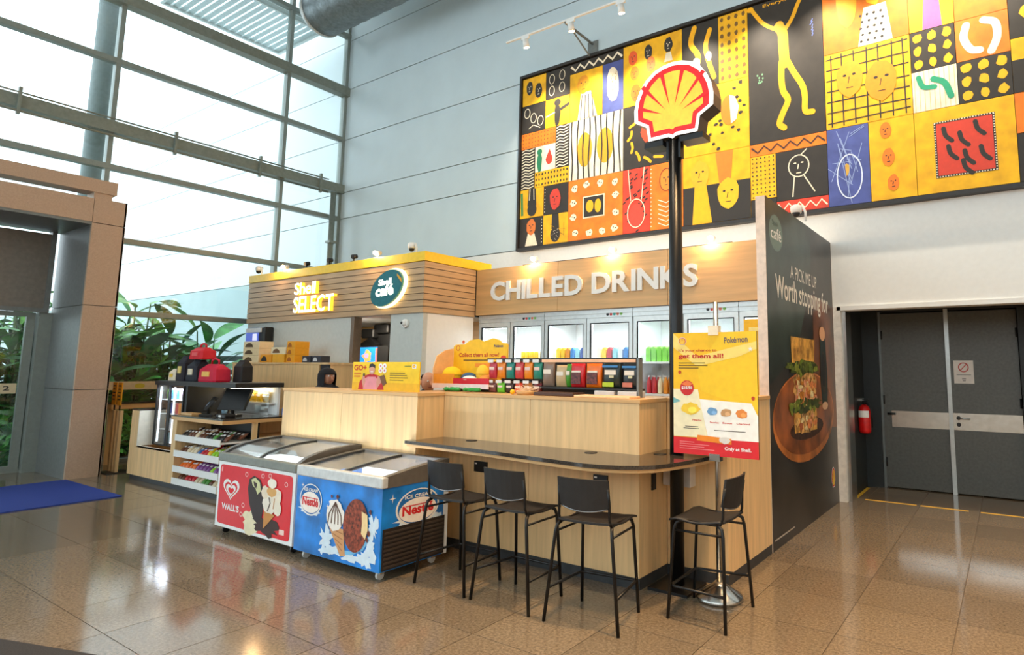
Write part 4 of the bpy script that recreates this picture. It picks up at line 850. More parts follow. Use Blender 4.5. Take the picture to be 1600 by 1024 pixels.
# ================================================================ CHEST FREEZERS
def freezer(name, label, x0, x1, y0, y1, prof, front, side, railm, frontrail, casters):
    O = ((x0 + x1) / 2, (y0 + y1) / 2, 0); t = thing(name, label, 'freezer', O); zb, zt = .075, .685
    wl = .045; fb = front[0]; sb_ = side
    obj('body', MB(O).box(x0, x1, y0, y0 + wl, zb, zt, fb).box(x0, x1, y1 - wl, y1, zb, zt, m_fwhite).box(x0, x0 + wl, y0 + wl, y1 - wl, zb, zt, sb_).box(x1 - wl, x1, y0 + wl, y1 - wl, zb, zt, sb_).box(x0 + wl, x1 - wl, y0 + wl, y1 - wl, zb, zb + .03, m_fwhite), t)
    obj('liner', MB(O).box(x0 + wl, x1 - wl, y0 + wl, y1 - wl, .52, .55, m_fwhite).box(x0 + wl, x1 - wl, y1 - wl - .012, y1 - wl, .55, zt, m_fwhite), t)
    obj('front_rail', MB(O).box(x0 - .007, x1 + .007, y0 - .012, y0 + .045, zt, prof[0][1] + .014, frontrail, .008), t)
    obj('rear_rail', MB(O).box(x0 - .007, x1 + .007, y1 - .05, y1 + .004, zt, prof[-1][1] + .012, railm, .006), t)
    def strip(xa, xb, th, up_, mt): return MB(O).prism([(y, z + up_) for y, z in prof] + [(y, max(zt, z - th)) for y, z in reversed(prof)], 'x', xa, xb, mt)
    for xa, xb in ((x0 - .004, x0 + .05), (x1 - .05, x1 + .004)): obj('side_rail', MB(O).prism([(y, z + .012) for y, z in prof] + [(prof[-1][0], zt), (prof[0][0], zt)], 'x', xa, xb, railm), t)
    xm_ = (x0 + x1) / 2
    obj('centre_rail', strip(xm_ - .009, xm_ + .009, .02, .010, m_grail), t)
    for xa, xb, dz in ((x0 + .05, xm_ - .013, -.004), (xm_ + .013, x1 - .05, -.004)):
        l = obj('glass_lid', MB(O).prism([(y, z + dz + .006) for y, z in prof] + [(y, z + dz) for y, z in reversed(prof)], 'x', xa, xb, m_lidglass), t)
        obj('lid_grip', strip(xa, xa + .012, .012, .008, m_black), l)
    obj('added_liner_strip', MB(O).box(x0 + wl + .03, x1 - wl - .03, y0 + wl, y0 + wl + .012, .655, .672, mat('liner_glow', (240, 248, 255), .5, emit=14)), t)  # added glowing strip, hidden under the rail, to brighten the liner
    light('added_liner_light', 'AREA', (0, y0 + .07 - O[1], .668), 4, (.95, .98, 1), t, shape='RECTANGLE', size=(x1 - x0) * .85, size_y=.03, target=(0, y0 + .07 - O[1] + .25, .56))  # added area light that brightens the interior under the lids
    obj('divider', MB(O).box(xm_ - .006, xm_ + .006, y0 + wl, y1 - wl, .55, .66, m_fwhite), t)
    cols = [(226, 70, 50), (240, 190, 60), (70, 130, 200), (240, 236, 226), (160, 90, 60), (220, 120, 160)]
    for x, y in ((x0 + .08, y0 + .07), (x1 - .08, y0 + .07), (x0 + .08, y1 - .08), (x1 - .08, y1 - .08)):
        c = obj('caster', MB(O).box(x - .03, x + .03, y - .02, y + .02, .045, .076, m_steel), t)
        obj('wheel', MB(O).tube([(x - .012, y, .032), (x + .012, y, .032)], .032, m_black if casters else flat((205, 205, 200)), 14), c)
    return t, O
m_fr_red = mat('freezer_red', (222, 20, 34), .35, amt=.02); m_blue = mat('freezer_blue', (24, 122, 206), .3, amt=.28, scale=3.5); m_grail = mat('grey_rail', (128, 132, 124), .4); m_drail = mat('brown_grey_rail', (98, 92, 84), .4); m_srail = mat('silver_rail', (206, 210, 210), .35, metal=.1)
f1, O_ = freezer('ice_cream_freezer', 'white ice cream chest freezer with red printed front and curved glass lids', -6.55, -5.22, 3.11, 3.735, [(3.125, .745), (3.2, .79), (3.32, .825), (3.47, .85), (3.62, .86), (3.735, .86)], (m_fwhite,), m_fwhite, m_drail, m_grail, True)
q = Print((-6.55, 3.109, .075), (1.33, 0, 0), (0, 0, .61), O_)
rr = [(.03, .10), (.04, .06), (.07, .05), (.45, .05), (.93, .05), (.96, .06), (.97, .10), (.97, .90), (.96, .94), (.93, .95), (.07, .95), (.04, .94), (.03, .90)]
q.poly(rr, m_fr_red)
def heart(a, b, w_, h_, c, l):
    pts = []
    for i in range(28):
        t = 2 * PI * i / 28; x = 16 * math.sin(t) ** 3; y = 13 * math.cos(t) - 5 * math.cos(2 * t) - 2 * math.cos(3 * t) - math.cos(4 * t)
        pts.append((a + w_ * x / 34, b + h_ * (y + 2.5) / 30))
    q.poly(pts, c, l)
heart(.20, .58, .24, .33, WHITE, 2); heart(.20, .575, .185, .25, (222, 20, 34), 3); heart(.20, .57, .145, .195, WHITE, 4); heart(.205, .565, .085, .11, (222, 20, 34), 5)
q.text("WALL'S", .085, .27, .24, .10, WHITE, 2, .035, shear=-.0)
q.blob(.52, .20, .14, .16, (236, 226, 190), 2, 22, .4, 2).blob(.68, .17, .15, .12, (56, 30, 22), 3, 24, .35, 5)
q.poly([(.44, .80), (.50, .86), (.58, .82), (.63, .68), (.645, .45), (.63, .28), (.58, .20), (.52, .26), (.46, .45), (.43, .66)], (42, 26, 22), 4)
q.poly([(.47, .80), (.52, .84), (.58, .78), (.60, .66), (.56, .60), (.53, .68), (.49, .72)], (214, 214, 160), 5).poly([(.50, .78), (.55, .76), (.54, .68), (.51, .72)], (60, 40, 30), 6)
q.poly([(.655, .44), (.79, .36), (.66, .14)], (204, 142, 76), 6)
for a, b, ra, rb, c in ((.72, .50, .085, .13, (240, 232, 216)), (.66, .66, .05, .09, (236, 222, 196)), (.80, .62, .06, .12, (240, 228, 206)), (.74, .68, .06, .07, (222, 170, 100)), (.74, .80, .055, .07, (244, 236, 220)), (.82, .46, .045, .1, (240, 230, 210))): q.blob(a, b, ra, rb, c, 7, 16, .1, int(a * 90))
q.line([(.70, .40), (.73, .52), (.71, .6)], .014, (70, 44, 30), 8).line([(.77, .45), (.78, .6)], .012, (190, 130, 70), 8)
for a, b in ((.40, .86), (.61, .88), (.70, .90), (.36, .26), (.38, .40), (.9, .82)): q.ring(a, b, .018, .03, .008, (246, 200, 196), 3, 8)
q.rect(.85, .12, .91, .19, (246, 214, 204), 3).rect(.05, .84, .07, .91, (246, 170, 170), 3)
q.build('front_print', f1)
f2, O_ = freezer('ice_cream_freezer', 'blue ice cream chest freezer with sloped sliding lids and black side grille', -5.15, -4.02, 3.085, 3.735, [(3.10, .755), (3.3, .785), (3.55, .815), (3.735, .828)], (m_blue,), m_blue, m_drail, m_srail, False)
def nlogo(q, a, b, s, h_, l=2):
    q.blob(a, b - .30 * h_, s * .42, h_ * .16, (226, 240, 250), l, 20, .35, 3)
    q.ell(a, b, s * .5, h_ * .5, WHITE, l + 1, 30).ell(a, b + .01 * h_, s * .46, h_ * .46, (22, 104, 176), l + 2, 30).ell(a, b - .08 * h_, s * .43, h_ * .33, (250, 242, 232), l + 3, 30)
    q.text('ICE CREAM', a - s * .31, b + .26 * h_, s * .62, h_ * .10, WHITE, l + 4, .03)
    q.text('Nestlé', a - s * .36, b - .19 * h_, s * .72, h_ * .27, (214, 34, 38), l + 4, .035).rect(a - s * .30, b + .05 * h_, a + s * .30, b + .075 * h_, (214, 34, 38), l + 5)
q = Print((-5.15, 3.084, .075), (1.13, 0, 0), (0, 0, .61), O_)
nlogo(q, .19, .70, .28, .42)
spl = (214, 234, 248)
for a, b, ra, rb, sd in ((.40, .24, .07, .16, 1), (.50, .12, .14, .06, 2), (.72, .10, .16, .05, 3), (.90, .28, .06, .16, 4), (.92, .52, .05, .12, 5), (.86, .12, .08, .08, 6)): q.blob(a, b, ra, rb, spl, 2, 26, .5, sd)
q.line([(.55, .13), (.7, .15), (.82, .24), (.88, .38)], .03, (120, 190, 236), 3)
q.poly([(.43, .42), (.60, .42), (.635, .10), (.58, .08)], (212, 160, 110), 4)
for k in range(4): q.line([(.45 + .03 * k, .40 - .06 * k), (.60, .36 - .07 * k)], .006, (160, 104, 60), 5)
q.blob(.50, .56, .105, .19, (244, 240, 232), 5, 18, .06, 8).blob(.495, .70, .075, .07, (248, 244, 238), 6, 14, .15, 9)
for k in range(5): q.line([(.50, .74), (.43 + .035 * k, .58), (.42 + .04 * k, .46)], .011, (90, 60, 44), 7)
q.ell(.735, .50, .135, .33, mat('choc_coat', (134, 62, 42), .5, amt=.4, scale=40), 6, 30, rot=-.12)
q.poly([(.80, .69), (.865, .66), (.875, .48), (.85, .36), (.805, .42), (.81, .55)], (244, 216, 158), 8)
for a, b in ((.89, .70), (.885, .44), (.87, .36), (.45, .80), (.52, .81)): q.blob(a, b, .013, .03, (110, 50, 36), 7, 8, .3, int(a * 100))
for a, b in ((.40, .66), (.08, .88), (.36, .22)): q.poly([(a + .018 * math.cos(i * PI / 4) * (1 if i % 2 == 0 else .25), b + .034 * math.sin(i * PI / 4) * (1 if i % 2 == 0 else .25)) for i in range(8)], WHITE, 3)
q.build('front_print', f2)
q = Print((-4.019, 3.085, .075), (0, .65, 0), (0, 0, .61), O_)
nlogo(q, .52, .70, .66, .46)
q.poly([(.14 + .05 * math.cos(i * PI / 4) * (1 if i % 2 == 0 else .2), .86 + .06 * math.sin(i * PI / 4) * (1 if i % 2 == 0 else .2)) for i in range(8)], WHITE, 3)
q.blob(.85, .5, .08, .08, spl, 2, 16, .4, 4).rect(.955, 0, 1, 1, m_fwhite, 4)
q.build('side_print', f2)
gr = obj('grille', MB(O_).box(-4.019, -4.010, 3.10, 3.70, .085, .385, mat('grille_dark', (42, 34, 30), .5)), f2)
for k in range(9): obj('grille_slat', MB(O_).box(-4.010, -4.004, 3.11, 3.69, .10 + k * .031, .10 + k * .031 + .014, mat('grille_slat', (64, 54, 48), .45)), gr)
for x0, nm in ((-6.4, 'red-fronted'), (-5.05, 'blue')):
    for i in range(8):
        for j in range(3):
            c = random.choice([(226, 70, 50), (240, 190, 60), (70, 130, 200), (240, 236, 226), (150, 86, 60), (230, 140, 170)])
            if random.random() < .75: continue
            lab = 'wrapped ice cream lying inside the %s freezer' % nm
            tag(obj('ice_cream_pack', MB().box(-.055, .055, -.06, .06, 0, .035, flat(c, .35), .012), None, (x0 + .07 + i * (.14 if x0 < -6 else .122), 3.25 + j * .16, .551)), lab, 'ice cream', lab + 's')
# ================================================================ SNACK COUNTER
SY = 3.83; SX0, SX1, SXM = -10.68, -8.04, -9.28
O_ = (-9.4, 4.2, 0)
sn = thing('snack_counter', 'oak checkout counter with tiered snack shelves and dark worktop', 'counter', O_)
obj('plinth', MB(O_).box(SX0 + .03, SX1 - .03, SY + .03, 5.3, 0, .07, m_plinth), sn)
obj('base_board', MB(O_).box(SX0, SX1, SY, 5.3, .07, .10, m_wood), sn)
obj('front_panel', MB(O_).box(SX0, SX0 + .24, SY, SY + .03, .10, .96, m_wood).box(SX0 + .24, SXM - .10, SY, SY + .03, .10, .47, m_wood), sn)
obj('notch_liner', MB(O_).box(SX0 + .24, SX0 + .255, SY, SY + .20, .47, .96, flat((240, 232, 214))).box(SX0 + .255, SXM - .10, SY, SY + .05, .455, .47, flat((240, 232, 214))), sn)
obj('end_panel', MB(O_).box(SX0, SX0 + .03, SY + .03, 4.6, .10, .96, m_wood), sn)
obj('left_top', MB(O_).box(SX0, SX0 + .25, SY, 4.6, .96, .985, m_granite), sn)
obj('upright', MB(O_).box(SXM - .10, SXM + .02, SY, SY + .55, .10, .90, m_wood), sn)
obj('upright', MB(O_).box(SX1 - .03, SX1, SY + .35, SY + .41, .10, .90, m_wood), sn)
obj('shelf_back', MB(O_).box(SXM + .02, SX1 - .03, SY + .42, SY + .45, .10, .90, m_black), sn)
obj('worktop', MB(O_).box(SXM - .10, SX1 + .01, SY - .02, 5.3, .935, .955, m_granite), sn)
obj('worktop_edge', MB(O_).box(SXM - .10, SX1 + .01, SY - .02, 5.3, .89, .935, m_woodh), sn)
obj('side_shelf', MB(O_).box(SX1 - .50, SX1, SY + .45, 5.2, .68, .70, m_wood).box(SX1 - .52, SX1 - .50, SY + .45, 5.2, .10, .89, m_wood), sn)
snackc = {'brown': (110, 64, 40), 'green': (80, 150, 60), 'purple': (130, 70, 140), 'orange': (240, 110, 30), 'red': (206, 36, 46), 'cream': (232, 212, 176), 'lime': (150, 210, 40), 'black': (44, 38, 36), 'blue': (60, 110, 180), 'yellow': (246, 196, 40)}
_bm = {}
def bag(w_, h_, d_, col, band=WHITE):
    k = (w_, h_, d_, col)
    if k not in _bm:
        b = MB(); rs = []
        for v, wd, dp in ((0, 1, .12), (.06, .98, .5), (.3, .95, 1), (.6, .95, .9), (.92, .98, .35), (1, 1, .1)):
            n = 12; rs.append([(w_ / 2 * wd * (abs(math.cos(t)) ** .5) * (1 if math.cos(t) > 0 else -1), d_ / 2 * dp * math.sin(t), h_ * v) for t in [2 * PI * j / n for j in range(n)]])
        b.rings(rs, flat(col, .32), smooth=True)
        b.box(-w_ * .30, w_ * .30, -d_ * .52, -d_ * .42, h_ * .52, h_ * .70, flat(band))
        _bm[k] = b.mesh('pack')
    return _bm[k]
tiers = [(.655, ['black', 'brown', 'cream', 'brown', 'black', 'green', 'black', 'brown'], 'top'), (.455, ['brown', 'cream', 'cream', 'blue', 'red', 'yellow', 'lime', 'red', 'lime'], 'second'), (.26, ['orange', 'orange', 'orange', 'purple', 'purple', 'lime', 'purple', 'cream'], 'third'), (.105, ['brown', 'red', 'red', 'cream', 'green', 'brown', 'cream', 'green'], 'lowest')]
for z, cols, nm in tiers:
    obj('shelf', MB(O_).box(SXM + .02, SX1 - .03, SY + .0, SY + .42, z - .005, z + .015, m_white), sn)
    obj('shelf_lip', MB(O_).box(SXM + .02, SX1 - .03, SY - .012, SY, z - .03, z + .05, m_white), sn)
    n = 13
    for i in range(n):
        c = cols[int(i * len(cols) / n)]; x = SXM + .075 + i * (SX1 - SXM - .14) / (n - 1)
        for r_ in range(2):
            lab = '%s snack pack on the %s tier of the checkout shelves' % (c, nm)
            e = obj('snack_pack', bag(.076, .125, .045, snackc[c]), None, (x, SY + .055 + r_ * .16, z + .026 + r_ * .012)); e.rotation_euler = (-.9 + random.uniform(-.12, .12), 0, random.uniform(-.04, .04))
            tag(e, lab, 'snack', lab + 's')
# upright display fridge built into the counter
O_ = (-9.3, 4.3, .48)
df = thing('display_fridge', 'black refrigerated counter display with two lit glass doors', 'fridge', O_)
obj('case', MB(O_).box(-10.40, -10.36, 4.0, 4.55, .48, 1.33, m_black).box(-9.52, -9.44, 4.0, 4.55, .48, 1.33, m_black).box(-10.36, -9.52, 4.52, 4.55, .48, 1.33, m_fwhite).box(-10.36, -9.52, 4.0, 4.52, .48, .50, m_black), df)
obj('top_slab', MB(O_).box(-10.42, -8.14, 3.98, 4.60, 1.325, 1.385, m_black), df)
obj('service_glass', MB(O_).box(-9.42, -8.25, 4.46, 4.47, .96, 1.32, m_fglass), df)
obj('service_back', MB(O_).box(-9.43, -8.2, 4.56, 4.59, .958, 1.325, m_fwhite), df)
obj('service_lamp', MB(O_).box(-9.40, -8.3, 4.44, 4.455, 1.30, 1.32, mat('warm_strip', (255, 236, 190), .5, emit=5)), df)
for a, b in ((-10.36, -9.96), (-9.93, -9.52)):
    d = obj('door', MB(O_).box(a, a + .025, 3.985, 4.0, .50, 1.325, m_black).box(b - .025, b, 3.985, 4.0, .50, 1.325, m_black), df)
    obj('pane', MB(O_).box(a + .025, b - .025, 3.99, 3.995, .50, 1.325, m_fglass), d)
    obj('led_strip', MB(O_).box(a + .03, a + .05, 4.02, 4.035, .52, 1.3, m_led), df)
light('display_light', 'AREA', (-.64, -.22, .82), 9, (.75, .88, 1), df, shape='RECTANGLE', size=.75, size_y=.08)
light('service_light', 'AREA', (.45, .13, .81), 2.5, SOFT, df, shape='RECTANGLE', size=1.0, size_y=.03, target=(.45, .25, .5))
for z in (.70, .92, 1.12): obj('shelf', MB(O_).box(-10.36, -9.52, 4.05, 4.5, z - .008, z, m_fwhite), df)
for z, wh in ((.50, 'floor'), (.70, 'low shelf'), (.92, 'middle shelf'), (1.12, 'upper shelf')):
    for i in range(8):
        c = random.choice(list(CK)); x = -10.27 + i * .092
        lab = '%s drink bottle on the %s of the black counter display' % (c, wh)
        e = tag(obj('drink_bottle', can_mesh(CK[c], 'can'), None, (x, 4.13, z + .001)), lab, 'drink', lab + ' group'); 
for i in range(7):
    lab = 'yellow snack pouch in the lit service display'
    tag(obj('snack_pouch', bag(.12, .15, .06, (226, 186, 30)), None, (-9.3 + i * .15, 4.51, .975 + .1)), lab, 'snack', lab + ' group').location.z = 1.12
tag(obj('pouch_ledge', MB().box(-9.42, -8.25, 4.475, 4.555, 1.10, 1.119, m_fwhite)), 'narrow white ledge carrying yellow pouches in the lit display', 'shelf')
# lunch bags and plush goods on the display fridge
def tote(x, y, z, w_, h_, d_, col, label, handle=True, patch=None, rz=0):
    t = thing('lunch_bag', label, 'bag', (x, y, z), rz); c = flat(col, .7)
    rs = []
    for v, k in ((0, 1), (.08, 1.04), (.7, .98), (.9, .80), (1, .60)): rs.append([(w_ / 2 * k * sx, d_ / 2 * (k if v < .8 else k * .6) * sy, h_ * v) for sx, sy in ((-1, -.8), (-.85, -1), (.85, -1), (1, -.8), (1, .8), (.85, 1), (-.85, 1), (-1, .8))])
    obj('bag_body', MB().rings(rs, c), t)
    if handle: obj('bag_handle', MB().tube([(-w_ * .22, 0, h_ * .98), (-w_ * .2, 0, h_ * 1.22), (0, 0, h_ * 1.32), (w_ * .2, 0, h_ * 1.22), (w_ * .22, 0, h_ * .98)], .013, c), t)
    if patch: obj('bag_patch', MB().box(-w_ * .22, w_ * .22, -d_ / 2 * 1.06 - .004, -d_ / 2 * .98, h_ * .3, h_ * .58, flat(patch)), t)
ZT_ = 1.386
tote(-9.17, 4.2, ZT_, .46, .24, .22, (206, 26, 60), 'crimson lunch bag on the display fridge top beside the black bag', True, (240, 190, 90))
tote(-9.62, 4.2, ZT_, .28, .30, .22, (28, 32, 44), 'navy black lunch bag in the middle of the display fridge top', False, (232, 220, 190))
tote(-9.55, 4.2, ZT_ + .305, .36, .17, .2, (212, 30, 44), 'red lunch bag stacked on top of the navy black bag', True, (230, 90, 90))
tote(-8.86, 4.42, ZT_, .22, .30, .16, (30, 26, 26), 'tall black bag with orange side at the back of the display fridge top', False, None)
tote(-10.0, 4.2, ZT_, .22, .36, .18, (34, 32, 44), 'black and cream small backpack at the end of the display fridge top', False, (240, 214, 120))
tote(-10.2, 4.16, ZT_, .20, .17, .14, (236, 222, 196), 'cream round pouch next to the small backpack on the display fridge', False, (240, 200, 60))
# POS terminals
def pos(x, y, z, rz, lab, w_, h_, tilt, scr):
    t = thing('pos_terminal', lab, 'terminal', (x, y, z), rz)
    obj('foot', MB().box(-.09, .09, -.06, .10, 0, .02, m_black, .005), t)
    obj('neck', MB().tube([(0, .03, .02), (0, .02, .13)], .018, m_black), t)
    s_ = obj('monitor', MB().prism([(-.02, .08), (.02, .07), (.02 + tilt * h_, .07 + h_), (-.015 + tilt * h_, .08 + h_)], 'x', -w_ / 2, w_ / 2, m_black), t)
    obj('screen', MB().add([(-w_ / 2 + .015, -.022 + .02 * tilt, .10), (w_ / 2 - .015, -.022 + .02 * tilt, .10), (w_ / 2 - .015, -.018 + tilt * h_ * .96, .065 + h_), (-w_ / 2 + .015, -.018 + tilt * h_ * .96, .065 + h_)], [(0, 1, 2, 3)], scr), s_)
pos(-8.55, 4.15, .956, .35, 'large black checkout monitor tilted back on the dark worktop', .40, .27, .45, m_black)
pos(-9.12, 4.12, .956, -.3, 'small tablet terminal with pale screen on the dark worktop', .22, .15, .6, mat('tablet_screen', (140, 164, 190), .3, emit=.25))
pos(-8.88, 4.0, .956, -.7, 'slim black card reader leaning on the dark worktop', .11, .12, .7, mat('reader_screen', (80, 96, 112), .3))
tag(obj('receipt_tray', MB().box(-9.26, -8.95, 3.86, 3.98, .956, .985, m_woodh, .004)), 'flat pale wooden tray at the front of the dark worktop', 'tray')
cup = thing('paper_cup', 'pale blue paper cup beside the tablet terminal', 'cup', (-8.93, 4.25, .956)); obj('cup_wall', MB().lathe((0, 0, 0), [(.03, 0), (.04, .10)], flat((150, 190, 214))), cup); obj('cup_rim', MB().lathe((0, 0, .10), [(.042, 0), (.042, .008)], flat(WHITE)), cup)
sg = thing('hand_gel_bottle', 'small blue and white dispenser bottle on the worktop end', 'bottle', (-8.12, 4.62, .956)); obj('bottle_body', MB().lathe((0, 0, 0), [(.03, 0), (.035, .02), (.033, .09), (.012, .12)], flat((60, 110, 190))), sg); obj('pump_cap', MB().lathe((0, 0, .12), [(.014, 0), (.014, .04), (.02, .045)], flat((236, 120, 60))), sg)
tag(obj('card_printer', MB().box(-8.45, -8.22, 3.92, 4.06, .956, 1.0, m_black, .01).box(-8.36, -8.30, 3.912, 3.92, .965, .99, flat(WHITE))), 'flat black receipt printer with white paper on the dark worktop', 'printer')
# ================================================================ BACK CABINET + BOXES
O_ = (-9.8, 5.65, 0)
bc = thing('back_cabinet', 'tall oak cabinet with sliding doors against the grey kiosk wall', 'cabinet', O_)
CZ = 1.665
obj('cabinet_body', MB(O_).box(-11.15, -8.40, 5.42, 5.965, .0, CZ - .03, m_wood), bc)
obj('cabinet_top', MB(O_).box(-11.17, -8.38, 5.38, 5.97, CZ - .03, CZ, m_wood), bc)
obj('side_post', MB(O_).box(-11.15, -10.66, 5.38, 5.42, 0, CZ - .03, m_wood), bc)
for a, b, y in ((-10.64, -9.64, 5.402), (-9.66, -8.62, 5.385)): obj('sliding_door', MB(O_).box(a, b, y, y + .017, .05, CZ - .035, m_woodh if 0 else m_wood), bc)
obj('end_gap_shade', MB(O_).box(-8.60, -8.40, 5.40, 5.42, 0, CZ - .03, m_joint), bc)  # dark strip painted in for the shaded gap at the cabinet end
tag(obj('cabinet_notice', MB().box(-10.78, -10.68, 5.372, 5.379, 1.43, 1.64, flat(WHITE)).box(-10.75, -10.71, 5.370, 5.372, 1.52, 1.58, m_black)), 'small white notice with black symbol on the oak cabinet', 'sign')
def carton(x, y, z, w_, d_, h_, col, lab, win=None):
    t = thing('carton', lab, 'box', (x, y, z), 0); obj('carton_body', MB().box(-w_ / 2, w_ / 2, -d_ / 2, d_ / 2, 0, h_, flat(col), .004), t)
    if win:
        p_ = Print((-w_ / 2, -d_ / 2 - .001, 0), (w_, 0, 0), (0, 0, h_)); p_.poly([(.12 + .5 * (1 - math.cos(PI * i / 10)) / 2, .18 + .6 * math.sin(PI * i / 10)) for i in range(11)], win, 1); p_.build('carton_window', t)
for k in range(3): carton(-10.63, 5.52, CZ + k * .117, .50, .24, .115, (238, 214, 168), ('bottom', 'middle', 'topmost')[k] + ' cream carton with dark arched print in the stack on the oak cabinet', (90, 64, 30))
for k in range(3): carton(-9.44, 5.52, CZ + k * .111, .22, .24, .11, (244, 168, 30), ('bottom', 'middle', 'topmost')[k] + ' orange carton of the narrow column on the oak cabinet', (180, 100, 20))
carton(-10.12, 5.5, CZ, .34, .24, .13, (242, 160, 24), 'orange carton with black oval lying next to the cream cartons', (40, 34, 30))
carton(-9.75, 5.5, CZ, .34, .24, .13, (246, 176, 40), 'plain orange carton below the pale carton on the oak cabinet')
carton(-9.78, 5.5, CZ + .131, .42, .22, .11, (242, 224, 184), 'pale carton lying across the orange cartons', (120, 80, 40))
for x in (-9.12, -8.85): carton(x, 5.55, CZ, .22, .16, .10, (46, 52, 64), 'dark blue small box on the oak cabinet ' + ('next to the orange column' if x < -9 else 'near its end'), (200, 206, 210))
wm = thing('wall_time_clock', 'black and blue wall-mounted terminal above the cream cartons', 'terminal', (-11.3, 5.85, 2.0)); O_ = (-11.3, 5.85, 2.0)
obj('terminal_case', MB(O_).box(-11.62, -11.02, 5.80, 5.975, 1.98, 2.30, m_black, .02), wm); obj('terminal_face', MB(O_).box(-11.60, -11.18, 5.785, 5.80, 2.04, 2.20, mat('face_blue', (90, 110, 210), .3, emit=.3)).box(-11.36, -11.22, 5.78, 5.785, 2.06, 2.18, mat('face_white', (225, 225, 250), .3, emit=.4)).box(-11.60, -11.10, 5.78, 5.80, 2.205, 2.28, flat((226, 228, 228))), wm)
# ================================================================ COUNTER DISPLAYS
O_ = (-3.3, 4.4, ZC)
rk = thing('snack_rack', 'black hook rack of hanging snack bags on the oak counter', 'rack', O_)
obj('back_board', MB(O_).box(-4.16, -2.615, 4.50, 4.515, ZC, 1.685, m_black), rk)
obj('end_panel', MB(O_).box(-2.515, -2.495, 4.30, 4.36, ZC, 1.69, m_greyc), rk)
obj('top_rail', MB(O_).box(-4.18, -2.49, 4.32, 4.34, 1.68, 1.692, m_black), rk)
for x in [-4.12 + .11 * k for k in range(6)]:
    for z in (1.665, 1.475):
        h = obj('hook', MB(O_).tube([(x, 4.50, z), (x, 4.31, z)], .004, m_steel, 6), rk); obj('price_tag', MB(O_).box(x - .035, x + .035, 4.302, 4.306, z - .012, z + .014, flat((226, 226, 224))), h)
obj('price_strip', MB(O_).box(-3.5, -2.53, 4.306, 4.312, 1.655, 1.68, flat((244, 190, 150))), rk)
top_c = [('crimson', (196, 50, 66)), ('orange', (240, 138, 30)), ('teal', (22, 130, 118)), ('dusky red', (206, 64, 66)), ('amber', (242, 140, 26)), ('sea green', (30, 134, 112))]
for i, (nm, c) in enumerate(top_c):
    tag(obj('snack_bag', bag(.10, .155, .05, c, (226, 200, 190)), None, (-4.12 + .11 * i, 4.345, 1.503)), '%s snack bag hanging in the upper row of the counter rack' % nm, 'snack')
low_c = [('maroon', (120, 70, 66)), ('bright green', (110, 200, 50)), ('black and orange', (60, 40, 36)), ('scarlet', (224, 74, 36)), ('dark ochre', (190, 120, 50)), ('dark red', (120, 40, 40))]
for i, (nm, c) in enumerate(low_c):
    tag(obj('snack_bag', bag(.095, .095, .05, c, (236, 220, 210)), None, (-4.12 + .11 * i, 4.345, 1.372)), '%s snack bag in the lower row of the counter rack' % nm, 'snack')
big = [('silver and brown', (140, 118, 102), -3.455, .13, .215), ('cream and green', (206, 176, 130), -3.31, .12, .19), ('green', (70, 150, 40), -3.225, .06, .20), ('red windowed', (214, 34, 40), -3.135, .155, .205), ('orange windowed', (246, 120, 24), -2.965, .165, .205), ('black and lime', (34, 46, 40), -2.785, .18, .215), ('black and teal', (38, 44, 48), -2.60, .155, .21)]
for nm, c, x, w_, h_ in big:
    t = thing('snack_pouch', '%s standing pouch at the end of the counter rack' % nm, 'snack', (x, 4.36, 1.44))
    obj('pouch', bag(w_, h_, .07, c, (236, 226, 210)), t)
    if 'windowed' in nm: obj('pouch_window', MB().box(-w_ * .32, w_ * .32, -.042, -.036, .03, h_ * .62, mat('nuts', (96, 40, 36), .4, amt=.4, scale=60)), t)
    if 'black' in nm: obj('pouch_band', MB().box(-w_ * .42, w_ * .42, -.040, -.036, h_ * .80, h_ * .88, flat((60, 130, 190))).box(-w_ * .40, w_ * .2, -.041, -.036, .012, .05, flat((170, 196, 40) if 'lime' in nm else (190, 110, 90))).box(-w_ * .05, w_ * .2, -.041, -.036, h_ * .4, h_ * .5, flat((206, 200, 160))), t)
obj('pouch_shelf', MB(O_).box(-3.52, -2.52, 4.30, 4.44, 1.425, 1.44, m_black), rk)
tag(obj('produce_tray', MB().box(-3.42, -3.0, 4.10, 4.28, ZC + .001, ZC + .03, mat('dark_tray', (70, 44, 30), .5), .006)), 'dark brown flat tray on the counter before the rack', 'tray')
tag(obj('wooden_board', MB().box(-2.98, -2.45, 4.08, 4.25, ZC + .001, ZC + .018, mat('pale_board', (236, 196, 150), .5), .004)), 'pale wooden board on the counter end before the rack', 'board')
for x in (-2.93, -2.70): tag(obj('silver_tray', MB().box(x, x + .20, 4.30, 4.42, ZC + .001, ZC + .05, flat((206, 206, 204)), .006)), 'grey lidded tub under the pouch shelf', 'tub', 'grey tubs')
bk = thing('straw_basket', 'low basket of shredded straw on the counter before the rack', 'basket', (-3.55, 4.17, ZC)); obj('basket_rim', MB().lathe((0, 0, .001), [(.08, 0), (.10, .03), (.095, .032)], m_woodh, 16), bk)
sm_ = MB(); R_ = random.Random(4)
for k in range(120):
    a = R_.uniform(0, 2 * PI); r_ = R_.uniform(0, .09); p0 = Vector((r_ * math.cos(a), r_ * math.sin(a), .03 + R_.uniform(0, .03))); d = Vector((R_.uniform(-.05, .05), R_.uniform(-.05, .05), R_.uniform(-.01, .03)))
    sm_.add([p0, p0 + d, p0 + d + Vector((0, .002, .003)), p0 + Vector((0, .002, .003))], [(0, 1, 2, 3)], flat((226, 196, 160)))
o = obj('straw', sm_, bk); o['kind'] = 'stuff'
